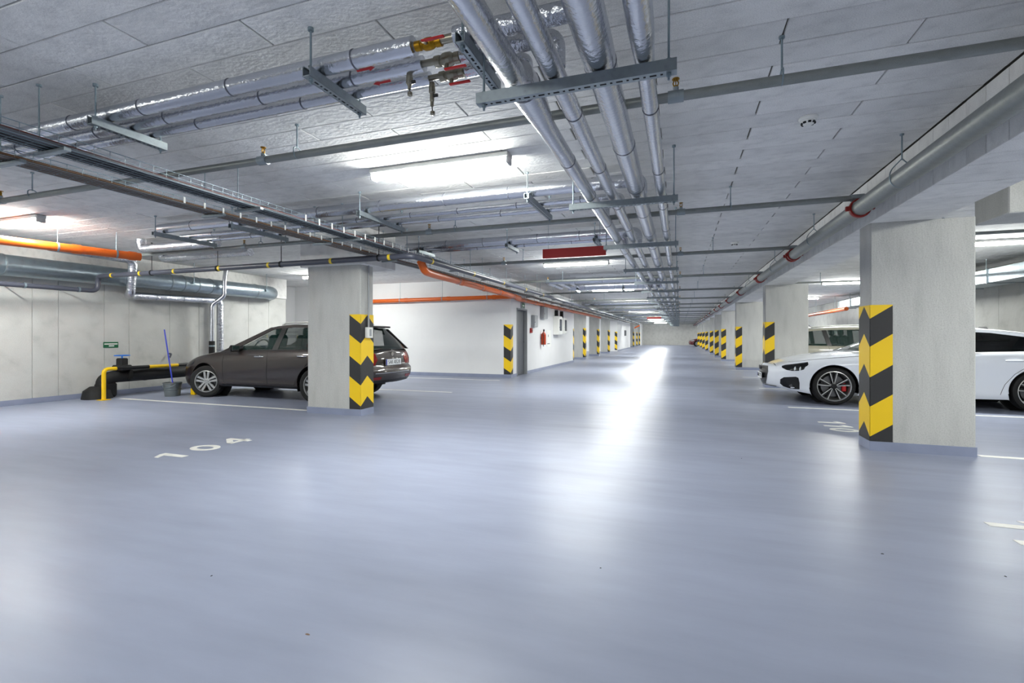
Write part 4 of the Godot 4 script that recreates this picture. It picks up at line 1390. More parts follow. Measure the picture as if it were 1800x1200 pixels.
func cur(t: Array, x: float) -> float:
	var n := t.size()
	if x <= t[0][0]: return t[0][1]
	if x >= t[n - 1][0]: return t[n - 1][1]
	var k := 0
	while t[k + 1][0] < x: k += 1
	var h: float = t[k + 1][0] - t[k][0]
	var u: float = (x - t[k][0]) / h
	var d: float = (t[k + 1][1] - t[k][1]) / h
	var m0 := d
	var m1 := d
	if k > 0: m0 = (t[k + 1][1] - t[k - 1][1]) / (t[k + 1][0] - t[k - 1][0])
	if k < n - 2: m1 = (t[k + 2][1] - t[k][1]) / (t[k + 2][0] - t[k][0])
	var u2 := u * u
	var u3 := u2 * u
	return (2 * u3 - 3 * u2 + 1) * t[k][1] + (u3 - 2 * u2 + u) * h * m0 + (-2 * u3 + 3 * u2) * t[k + 1][1] + (u3 - u2) * h * m1

func body_pt(C: Dictionary, s: float, j: int) -> Vector3:
	var xn: float = s * C.L
	var pw: float = cur(C.plan, xn) * C.hw
	var yb := cur(C.sill, xn)
	var ys := cur(C.belt, xn)
	var y: float
	var w: float
	if j <= JS:
		var f := float(j) / JS
		y = lerpf(yb, ys, f)
		w = pw * cur(C.prof, f)
	else:
		var g := float(j - JS) / JT * PI / 2
		w = pw * cur(C.prof, 1.0) * cos(g)
		y = ys + (cur(C.top, xn) - ys) * sin(g)
	return Vector3(lerpf(cur(C.nose, y), C.L - cur(C.tail, y), s), y, w)

func skin_w(C: Dictionary, x: float, y: float) -> float:
	var a := cur(C.nose, y)
	var s: float = clampf((x - a) / (C.L - cur(C.tail, y) - a), 0, 1)
	var xn: float = s * C.L
	var ys := cur(C.belt, xn)
	var yb := cur(C.sill, xn)
	var pw: float = cur(C.plan, xn) * C.hw
	if y <= ys: return pw * cur(C.prof, (y - yb) / (ys - yb))
	var g := asin(clampf((y - ys) / maxf(cur(C.top, xn) - ys, 0.001), 0, 1))
	return pw * cur(C.prof, 1.0) * cos(g)

func cabin_w(C: Dictionary, x: float, y: float) -> float:
	return cur(C.plan, x) * C.hw * cur(C.prof, 1.0) - 0.015 - 0.40 * maxf(y - cur(C.belt, x), 0.0)

func skin_patch(C: Dictionary, cols: Array, off: float, sd: float, rows := 6) -> MB:
	# a piece that lies on the body's flank: cols = [x, lower y, upper y]
	var m := MB.new()
	var P := []
	for c in cols:
		var line := []
		for b in rows + 1:
			var y := lerpf(c[1], c[2], float(b) / rows)
			var x: float = c[0]
			var p := Vector3(x, y, skin_w(C, x, y))
			var px := Vector3(x + 0.02, y, skin_w(C, x + 0.02, y)) - p
			var py := Vector3(x, y + 0.02, skin_w(C, x, y + 0.02)) - p
			var nn := px.cross(py).normalized()
			if nn.z < 0: nn = -nn
			p += nn * off
			line.append(Vector3(p.x, p.y, p.z * sd))
		P.append(line)
	m.grid(P, Vector3(cols[0][0] + 0.6, 0.5, 0), Vector3(1, 0.3, 1))
	return m

func cap_pt(C: Dictionary, rear: bool, y: float, q: float, off := 0.0) -> Vector3:
	var x: float
	var w: float
	if rear:
		w = skin_w(C, C.L - cur(C.tail, y), y)
		x = C.L - cur(C.tail, y) + C.bulge * (1.0 - q * q) + off
	else:
		w = skin_w(C, cur(C.nose, y), y)
		x = cur(C.nose, y) - C.bulge * (1.0 - q * q) - off
	return Vector3(x, y, w * q)

func cap_patch(C: Dictionary, rear: bool, lines: Array, off: float, n := 8) -> MB:
	# a piece on the front or the rear: lines = [y, q from, q to], q = -1 .. 1 across
	var m := MB.new()
	var P := []
	for l in lines:
		var row := []
		for b in n + 1:
			row.append(cap_pt(C, rear, l[0], lerpf(l[1], l[2], float(b) / n), off))
		P.append(row)
	m.grid(P, Vector3(C.L / 2, 0.6, 0), Vector3(1, 0, 0))
	return m

func plate(m: MB, C: Dictionary, pts: Array, off: float, th: float, sd: float):
	# a flat piece of the cabin's side
	var poly := PackedVector2Array()
	for p in pts: poly.append(Vector2(p[0], p[1]))
	var t := Geometry2D.triangulate_polygon(poly)
	var outer := []
	var inner := []
	for p in poly:
		var w := cabin_w(C, p.x, p.y)
		outer.append(Vector3(p.x, p.y, (w + off) * sd))
		inner.append(Vector3(p.x, p.y, (w + off - th) * sd))
	var nn := Vector3(0, 0.37, 0.93 * sd)
	for k in range(0, t.size(), 3):
		m.tri(outer[t[k]], outer[t[k + 1]], outer[t[k + 2]], nn, nn, nn)
		m.tri(inner[t[k]], inner[t[k + 1]], inner[t[k + 2]], -nn, -nn, -nn)
	var mid := Vector2.ZERO
	for p in poly: mid += p / poly.size()
	for k in poly.size():
		var k2 := (k + 1) % poly.size()
		var e := (poly[k2] - poly[k]).normalized()
		var n2 := Vector2(e.y, -e.x)
		if n2.dot(poly[k] - mid) < 0: n2 = -n2
		m.quad(outer[k], outer[k2], inner[k2], inner[k], Vector3(n2.x, n2.y, 0))

func wheel(car: Node3D, C: Dictionary, at: Vector3, sd: float, style: String, steer := 0.0):
	var r: float = C.rw
	var b := Basis(Vector3.UP, steer) * Basis(Vector3.RIGHT, PI / 2 * sd)
	var xf := Transform3D(b, at)   # local +Y points outwards
	var rr: float = r * C.rim
	var m := MB.new(at)
	m.lathe([Vector2(rr, -0.10), Vector2(r - 0.03, -0.105), Vector2(r - 0.008, -0.09), Vector2(r, -0.06), Vector2(r, 0.06), Vector2(r - 0.008, 0.088), Vector2(r - 0.035, 0.103), Vector2(rr + 0.012, 0.10), Vector2(rr, 0.090)], 40, xf)
	var t := part(car, "wheel", m, M["rubber"])
	t.position = at
	m = MB.new()
	var x0 := Transform3D(b, Vector3.ZERO)
	m.lathe([Vector2(rr + 0.002, 0.095), Vector2(rr - 0.008, 0.097), Vector2(rr - 0.018, 0.085), Vector2(rr - 0.03, 0.03), Vector2(rr - 0.04, -0.09)], 40, x0)
	part(t, "rim", m, M["alloy"])
	m = MB.new()
	m.lathe([Vector2(rr * 0.72, -0.02), Vector2(rr * 0.72, 0.0), Vector2(0.03, 0.0)], 30, x0)
	part(t, "brake_disc", m, M["disc"])
	m = MB.new()
	m.lathe([Vector2(rr - 0.02, -0.08), Vector2(0.0, -0.08)], 30, x0)
	part(t, "inner_face", m, M["rim_dark"])
	if style == "five":
		m = MB.new()
		m.cbox(x0 * Vector3(rr * 0.62, 0.02, 0.02), Vector3(0.07, 0.05, 0.15), 0.012, b)
		part(t, "caliper", m, M["caliper"], "red brake caliper")
	var n := 5
	var dark := MB.new()
	var bright := MB.new()
	for k in n:
		for e in [-1.0, 1.0]:
			var a: float = TAU * k / n + 0.32
			var half := 0.19 if style == "five" else 0.20
			var p0 := Vector2(cos(a), sin(a)) * 0.05
			var tip: float = a + e * half
			var p1 := Vector2(cos(tip), sin(tip)) * (rr - 0.012)
			if style == "ten": p0 = Vector2(cos(a + e * 0.45), sin(a + e * 0.45)) * 0.05
			var d := (p1 - p0).normalized()
			var q := Vector2(-d.y, d.x)
			var w0 := 0.016
			var w1 := 0.022
			var poly := PackedVector2Array([p0 + q * w0, p0 - q * w0, p1 - q * w1, p1 + q * w1])
			var sx := Transform3D(b * Basis(Vector3.RIGHT, Vector3.FORWARD, Vector3.UP), Vector3.ZERO)
			if style == "five":
				dark.prism(poly, 0.030, 0.072, sx)
				var fp := PackedVector2Array([p0 + q * (w0 * 0.2) * e, p0 + q * w0 * 0.9 * e, p1 + q * w1 * 0.9 * e, p1 + q * (w1 * 0.1) * e])
				bright.prism(fp, 0.072, 0.076, sx)
			else:
				bright.prism(poly, 0.035, 0.074, sx)
	if style == "five":
		var sp := part(t, "spokes", dark, M["rim_dark"])
		sp.set_meta("kind", "stuff")
	part(t, "spoke_faces", bright, M["alloy"]).set_meta("kind", "stuff")
	m = MB.new()
	m.lathe([Vector2(0, 0.080), Vector2(0.03, 0.080), Vector2(0.036, 0.074), Vector2(0.055, 0.070), Vector2(0.06, 0.03), Vector2(0, 0.03)], 20, x0)
	part(t, "hub_cap", m, M["rim_dark"] if style == "five" else M["alloy"])

func seat(m: MB, x: float, z: float, y: float):
	m.cbox(Vector3(x + 0.10, y + 0.12, z), Vector3(0.13, 0.42, 0.46), 0.05, Basis(Vector3.BACK, -0.22))
	m.cbox(Vector3(x + 0.19, y + 0.40, z), Vector3(0.09, 0.17, 0.25), 0.035, Basis(Vector3.BACK, -0.15))
	m.cyl(Vector3(x + 0.16, y + 0.25, z - 0.06), Vector3(x + 0.18, y + 0.36, z - 0.06), 0.008, 6)
	m.cyl(Vector3(x + 0.16, y + 0.25, z + 0.06), Vector3(x + 0.18, y + 0.36, z + 0.06), 0.008, 6)

func car_base(nm: String, label: String, C: Dictionary, paint: String, at: Vector3, turn: float, group := "") -> Node3D:
	var car := thing(nm, label, "car", at, group)
	car.rotation.y = turn
	var PM: Material = M[paint]
	# lower shell, each flank
	var NS := 120
	for sd in [-1.0, 1.0]:
		var m := MB.new()
		var P := []
		for a in NS + 1:
			var line := []
			for j in JS + JT + 1:
				var p := body_pt(C, float(a) / NS, j)
				if j <= JS:
					for wx in [C.xf, C.xr]:
						var d := Vector2(p.x - wx, p.y - C.rw)
						if d.length() < C.ra and d.length() > C.ra - 0.075:
							d = d.normalized() * C.ra
							p = Vector3(wx + d.x, C.rw + d.y, p.z)
				line.append(Vector3(p.x, p.y, p.z * sd))
			P.append(line)
		var skip := {}
		for a in NS:
			for j in JS:
				for wx in [C.xf, C.xr]:
					for c in [P[a][j], P[a + 1][j], P[a][j + 1], P[a + 1][j + 1]]:
						if Vector2(c.x - wx, c.y - C.rw).length() < C.ra - 0.001: skip[a * 1000 + j] = true
		m.grid(P, Vector3(C.L / 2, 0.45, 0), Vector3(0.05, 0.6, 1), skip)
		part(car, "body_side", m, PM)
		# arch lips and liners
		for wx in [C.xf, C.xr]:
			var lip := []
			var wz: float = skin_w(C, wx, C.rw + C.ra)
			for k in 25:
				var an := PI * (k / 24.0) * 1.06 - 0.09
				var y: float = C.rw + sin(an) * C.ra
				var x: float = wx + cos(an) * C.ra
				if y < cur(C.sill, x): continue
				lip.append(Vector3(x, y, (skin_w(C, x, y) - 0.004) * sd))
			var m2 := MB.new()
			m2.tube(lip, 0.011, 7)
			part(car, "arch_lip", m2, PM)
			m2 = MB.new()
			var Q := []
			for k in 25:
				var an := PI * (k / 24.0) * 1.2 - 0.31
				var x: float = wx + cos(an) * (C.ra + 0.004)
				var y: float = C.rw + sin(an) * (C.ra + 0.004)
				Q.append([Vector3(x, y, (wz - 0.03) * sd), Vector3(x, y, (wz - 0.36) * sd)])
			m2.grid(Q, Vector3(wx, C.rw + 9.0, 0), Vector3(0.1, 1, 0))
			m2.lathe([Vector2(C.ra, 0), Vector2(0, 0)], 30, Transform3D(Basis(Vector3.RIGHT, PI / 2 * sd), Vector3(wx, C.rw, (wz - 0.34) * sd)))
			part(car, "wheel_well", m2, M["rubber"])
	# front, rear, underside
	for rear in [false, true]:
		var lines := []
		var y0: float = cur(C.sill, C.L if rear else 0.0)
		var y1: float = cur(C.top, C.L if rear else 0.0)
		for k in 15: lines.append([lerpf(y0, y1, k / 14.0), -1.0, 1.0])
		part(car, "tailgate" if rear else "front_bumper", cap_patch(C, rear, lines, 0.0, 14), PM)
	var u := MB.new()
	u.cbox(Vector3(C.L / 2 - 0.12, 0.25, 0), Vector3(C.L - 1.3, 0.10, C.hw * 1.25), 0.03)
	part(car, "underbody", u, M["rubber"])
	# cabin: roof, pillars, glass
	var R := []
	for a in 25:
		var x := lerpf(C.wt[0], C.rt[0], a / 24.0)
		var ye := cur(C.roof, x)
		var we := cabin_w(C, x, ye)
		var line := []
		for b in 17:
			var q := -1.0 + 2.0 * b / 16.0
			line.append(Vector3(x, ye + 0.055 * (1.0 - pow(absf(q), 2.4)), we * q))
		R.append(line)
	var rm := MB.new()
	rm.grid(R, Vector3(C.L / 2, 0.6, 0), Vector3(0, 1, 0))
	# headlining a little below
	var R2 := []
	for line in R:
		var l2 := []
		for p in line: l2.append(p - Vector3(0, 0.03, 0))
		R2.append(l2)
	part(car, "roof", rm, PM)
	rm = MB.new()
	rm.grid(R2, Vector3(C.L / 2, 9.0, 0), Vector3(0, 1, 0))
	part(car, "headlining", rm, M["interior"])
	var pm: MB
	for sd in [-1.0, 1.0]:
		for poly in C.pillars:
			pm = MB.new()
			plate(pm, C, poly, 0.0, 0.035, sd)
			part(car, "pillar", pm, PM)
		for poly in C.black_pillars:
			pm = MB.new()
			plate(pm, C, poly, 0.001, 0.035, sd)
			part(car, "window_frame", pm, M["trim_black"])
		for poly in C.windows:
			pm = MB.new()
			plate(pm, C, poly, -0.006, 0.004, sd)
			part(car, "window_pane", pm, M[C.glass])
	for e in [[C.wb, C.wt, -0.24, -0.07, "windscreen"], [C.rb, C.rt, 0.14, 0.05, "rear_window"]]:
		var G := []
		for a in 9:
			var v := a / 8.0
			var x: float = lerpf(e[0][0], e[1][0], v)
			var y: float = lerpf(e[0][1], e[1][1], v)
			var w: float = cabin_w(C, x, y) - 0.02
			var line := []
			for b in 13:
				var q := -1.0 + 2.0 * b / 12.0
				line.append(Vector3(x + lerpf(e[2], e[3], v) * (1 - q * q), y + 0.055 * v * (1 - q * q) - 0.004, w * q))
			G.append(line)
		pm = MB.new()
		pm.grid(G, Vector3(C.L / 2, 0.2, 0), Vector3(1, 1, 0.1))
		part(car, e[4], pm, M["car_glass"] if e[4] == "windscreen" else M[C.glass])
	# interior
	pm = MB.new()
	pm.cbox(Vector3(C.wb[0] + 0.42, cur(C.belt, 1.6) + 0.02, 0), Vector3(0.42, 0.16, C.hw * 1.5), 0.05)
	part(car, "dashboard", pm, M["interior"])
	pm = MB.new()
	var ys := cur(C.belt, C.xf + 1.5) - 0.02
	var CT := []
	for a in 13:
		var x := lerpf(C.wb[0] + 0.1, C.rb[0] - 0.12, a / 12.0)
		CT.append([Vector3(x, cur(C.top, x) + 0.006, cabin_w(C, x, ys) * 0.97), Vector3(x, cur(C.top, x) + 0.012, 0), Vector3(x, cur(C.top, x) + 0.006, -cabin_w(C, x, ys) * 0.97)])
	pm.grid(CT, Vector3(C.L / 2, -9.0, 0), Vector3(0, 1, 0))
	part(car, "cabin_floor", pm, M["interior"])
	for s in [[C.xf + 1.28, 0.37], [C.xf + 1.28, -0.37], [C.xf + 2.15, 0.40], [C.xf + 2.15, -0.40]]:
		pm = MB.new()
		seat(pm, s[0], s[1], ys)
		part(car, "seat", pm, M["interior"])
	pm = MB.new()
	var ring := []
	for k in 21:
		var an := TAU * k / 20.0
		ring.append(Vector3(C.xf + 0.96 + sin(an) * 0.06, ys + 0.06 + sin(an) * 0.17, 0.37 + cos(an) * 0.18))
	pm.tube(ring, 0.014, 7, false)
	part(car, "steering_wheel", pm, M["interior"])
	# mirrors
	for sd in [-1.0, 1.0]:
		pm = MB.new()
		var mx: float = C.wb[0] + 0.42
		var my: float = cur(C.belt, mx) + 0.055
		pm.cbox(Vector3(mx, my, sd * (cabin_w(C, mx, my) + 0.14)), Vector3(0.10, 0.13, 0.20), 0.035)
		pm.cbox(Vector3(mx + 0.02, my - 0.05, sd * (cabin_w(C, mx, my) + 0.03)), Vector3(0.09, 0.035, 0.10), 0.012)
		var mr := part(car, "wing_mirror", pm, PM if C.mirror_painted else M["trim_black"])
		pm = MB.new()
		pm.box(Vector3(mx + 0.051, my, sd * (cabin_w(C, mx, my) + 0.14)), Vector3(0.003, 0.10, 0.16))
		part(mr, "mirror_glass", pm, M["chrome"])
	return car

func seam_line(car: Node3D, C: Dictionary, pts: Array, sd: float):
	var path := []
	for k in pts.size() - 1:
		for q in 5:
			var x: float = lerpf(pts[k][0], pts[k + 1][0], q / 5.0)
			var y: float = lerpf(pts[k][1], pts[k + 1][1], q / 5.0)
			path.append(Vector3(x, y, (skin_w(C, x, y) + 0.0005) * sd))
	var l: Array = pts[-1]
	path.append(Vector3(l[0], l[1], skin_w(C, l[0], l[1]) * sd))
	var m := MB.new()
	m.tube(path, 0.0035, 5)
	part(car, "door_gap", m, M["trim_black"])

func door_handle(car: Node3D, C: Dictionary, x: float, y: float, sd: float, mat: String):
	var m := MB.new()
	var w := skin_w(C, x, y) * sd
	m.tube(fillet([Vector3(x - 0.11, y, w - 0.01 * sd), Vector3(x - 0.08, y + 0.003, w + 0.028 * sd), Vector3(x + 0.08, y + 0.003, w + 0.028 * sd), Vector3(x + 0.11, y, w - 0.01 * sd)], 0.03), 0.014, 8)
	part(car, "door_handle", m, M[mat])

func plate_number(car: Node3D, s: String, xf: Transform3D):
	var m := MB.new()
	m.box(xf * Vector3(0, 0, 0.003), Vector3(0.52, 0.115, 0.008), xf.basis)
	var p := part(car, "number_plate", m, M["plate_white"])
	m = MB.new()
	m.box(xf * Vector3(-0.24, 0, 0.0075), Vector3(0.04, 0.112, 0.002), xf.basis)
	part(p, "blue_band", m, M["plate_blue"])
	var tm := TextMesh.new()
	var f := SystemFont.new()
	f.font_names = PackedStringArray(["Droid Sans"])
	tm.text = s
	tm.font = f
	tm.font_size = 96
	tm.pixel_size = 0.075 / 72.0
	tm.depth = 0.002
	var o := mpart(p, "characters", tm, xf * Vector3(0.015, 0, 0.008), M["ink"], xf.basis)
	o.name = "characters"

func wagon(nm: String, label: String, paint: String, at: Vector3, turn: float, full: bool) -> Node3D:
	var C := {
		"L": 4.66, "hw": 0.905, "xf": 0.83, "xr": 3.57, "rw": 0.322, "ra": 0.385, "rim": 0.68, "bulge": 0.10, "glass": "car_glass", "mirror_painted": false,
		"top": [[0, 0.70], [0.08, 0.76], [0.3, 0.855], [0.7, 0.935], [1.05, 0.985], [1.3, 1.01], [1.6, 1.005], [4.2, 1.03], [4.5, 1.02], [4.66, 1.00]],
		"belt": [[0, 0.64], [0.12, 0.71], [0.4, 0.80], [0.9, 0.88], [1.4, 0.935], [2.5, 0.965], [4.0, 0.995], [4.4, 0.995], [4.66, 0.96]],
		"sill": [[0, 0.22], [0.35, 0.19], [0.6, 0.235], [4.0, 0.25], [4.3, 0.27], [4.66, 0.36]],
		"plan": [[0, 0.62], [0.03, 0.72], [0.09, 0.81], [0.2, 0.90], [0.4, 0.965], [0.7, 0.99], [1.0, 1.0], [3.6, 1.0], [4.2, 0.985], [4.45, 0.955], [4.58, 0.91], [4.63, 0.87], [4.66, 0.80]],
		"prof": [[0, 0.935], [0.06, 0.965], [0.16, 0.975], [0.2, 0.985], [0.45, 0.997], [0.7, 1.0], [0.80, 0.992], [0.92, 0.965], [1.0, 0.93]],
		"nose": [[0.15, 0.10], [0.22, 0.05], [0.36, 0.0], [0.5, 0.0], [0.62, 0.03], [0.7, 0.08], [0.8, 0.15], [1.1, 0.2]],
		"tail": [[0.2, 0.14], [0.36, 0.06], [0.48, 0.0], [0.62, 0.0], [0.66, 0.05], [0.8, 0.06], [1.0, 0.10], [1.1, 0.12]],
		"roof": [[1.9, 1.29], [2.2, 1.385], [2.5, 1.44], [2.9, 1.465], [3.4, 1.455], [3.8, 1.43], [4.1, 1.40], [4.5, 1.35]],
		"wb": [1.28, 0.965], "wt": [2.32, 1.411], "rb": [4.56, 0.99], "rt": [4.12, 1.398]}
	C.pillars = [
		[[1.20, 0.93], [1.50, 0.95], [2.42, 1.385], [2.34, 1.418]],
		[[2.30, 1.405], [2.5, 1.438], [2.9, 1.464], [3.4, 1.454], [3.8, 1.429], [4.14, 1.394], [4.10, 1.345], [3.8, 1.38], [3.4, 1.40], [2.9, 1.408], [2.5, 1.388], [2.36, 1.36]],
		[[3.98, 0.98], [4.60, 0.985], [4.16, 1.392], [4.02, 1.36]]]
	C.black_pillars = [[[2.52, 0.96], [2.66, 0.96], [2.74, 1.406], [2.62, 1.402]], [[3.46, 0.975], [3.56, 0.975], [3.66, 1.392], [3.56, 1.396]], [[1.48, 0.94], [4.1, 0.975], [4.1, 0.998], [1.62, 0.975]], [[1.50, 0.955], [1.78, 0.975], [1.78, 1.05]]]
	C.windows = [[[1.62, 0.965], [2.58, 0.965], [2.66, 1.404], [2.44, 1.375]], [[2.62, 0.965], [3.50, 0.975], [3.60, 1.396], [2.72, 1.406]], [[3.54, 0.975], [4.02, 0.98], [4.06, 1.352], [3.64, 1.393]]]
	var car := car_base(nm, label, C, paint, at, turn)
	for s in [[C.xf, 1.0], [C.xf, -1.0], [C.xr, 1.0], [C.xr, -1.0]]:
		wheel(car, C, Vector3(s[0], C.rw, s[1] * 0.80), s[1], "ten", 0.42 if s[0] == C.xf and full else 0.0)
	for sd in [-1.0, 1.0]:
		seam_line(car, C, [[1.36, 0.93], [1.33, 0.6], [1.36, 0.30], [1.45, 0.27]], sd)
		seam_line(car, C, [[2.50, 0.955], [2.47, 0.6], [2.47, 0.28]], sd)
		seam_line(car, C, [[3.55, 0.97], [3.50, 0.80], [3.28, 0.56], [3.16, 0.40], [3.10, 0.29]], sd)
		seam_line(car, C, [[1.45, 0.275], [2.4, 0.28], [3.1, 0.29]], sd)
		door_handle(car, C, 2.27, 0.845, sd, "chrome" if full else paint)
		door_handle(car, C, 3.31, 0.865, sd, "chrome" if full else paint)
		# roof rail
		var m := MB.new()
		var rp := []
		for k in 15:
			var x := lerpf(2.55, 3.95, k / 14.0)
			var e := 0.0 if k == 0 or k == 14 else 0.035
			rp.append(Vector3(x, cur(C.roof, x) + 0.012 + e, (cabin_w(C, x, cur(C.roof, x)) - 0.05) * sd))
		m.tube(rp, 0.015, 8)
		part(car, "roof_rail", m, M["rail_silver"], "silver roof rail")
		part(car, "headlight", skin_patch(C, [[0.16, 0.62, 0.68], [0.24, 0.61, 0.71], [0.40, 0.64, 0.75], [0.52, 0.69, 0.77]], 0.004, sd), M["lens_dark"] if full else M["lens_clear"])
		part(car, "tail_light", skin_patch(C, [[4.30, 0.74, 0.80], [4.42, 0.70, 0.90], [4.52, 0.68, 0.92], [4.58, 0.68, 0.92]], 0.006, sd), M["lens_red"])
		part(car, "sill_trim", skin_patch(C, [[1.3, 0.245, 0.285], [2.2, 0.25, 0.285], [3.2, 0.255, 0.29]], 0.006, sd, 2), M["trim_black"])
		part(car, "reflector", cap_patch(C, true, [[0.43, sd * 0.60, sd * 0.93], [0.48, sd * 0.58, sd * 0.95]], 0.006), M["lens_red"])
		part(car, "tail_light", cap_patch(C, true, [[0.70, sd * 0.72, sd * 0.99], [0.80, sd * 0.62, sd * 0.99], [0.92, sd * 0.70, sd * 0.99]], 0.006), M["lens_red"])
	part(car, "grille", cap_patch(C, false, [[0.50, -0.5, 0.5], [0.62, -0.55, 0.55]], 0.006), M["trim_black"])
	part(car, "lower_grille", cap_patch(C, false, [[0.26, -0.6, 0.6], [0.38, -0.65, 0.65]], 0.006), M["trim_black"])
	part(car, "chrome_strip", cap_patch(C, true, [[0.545, -0.80, 0.80], [0.556, -0.80, 0.80]], 0.008), M["chrome"])
	part(car, "diffuser", cap_patch(C, true, [[0.36, -0.8, 0.8], [0.405, -0.85, 0.85]], 0.006), M["trim_black"])
	# spoiler over the rear window
	var sm_ := MB.new()
	sm_.cbox(Vector3(4.20, 1.438, 0), Vector3(0.22, 0.035, 1.06), 0.014, Basis(Vector3.BACK, -0.12))
	part(car, "spoiler", sm_, M[paint])
	var bm := MB.new()
	bm.cyl(Vector3(0, 0, 0) + cap_pt(C, true, 0.90, 0.0, 0.0), cap_pt(C, true, 0.90, 0.0, 0.012), 0.04, 18)
	part(car, "badge", bm, M["chrome"])
	var pp := cap_pt(C, true, 0.745, 0.0, 0.012)
	plate_number(car, "5AK 4828", Transform3D(Basis(Vector3.FORWARD, Vector3.UP, Vector3.RIGHT), pp))
	bm = MB.new()
	bm.cyl(Vector3(3.75, 1.48, 0), Vector3(3.82, 1.56, 0), 0.006, 6)
	part(car, "aerial", bm, M["trim_black"])
	return car

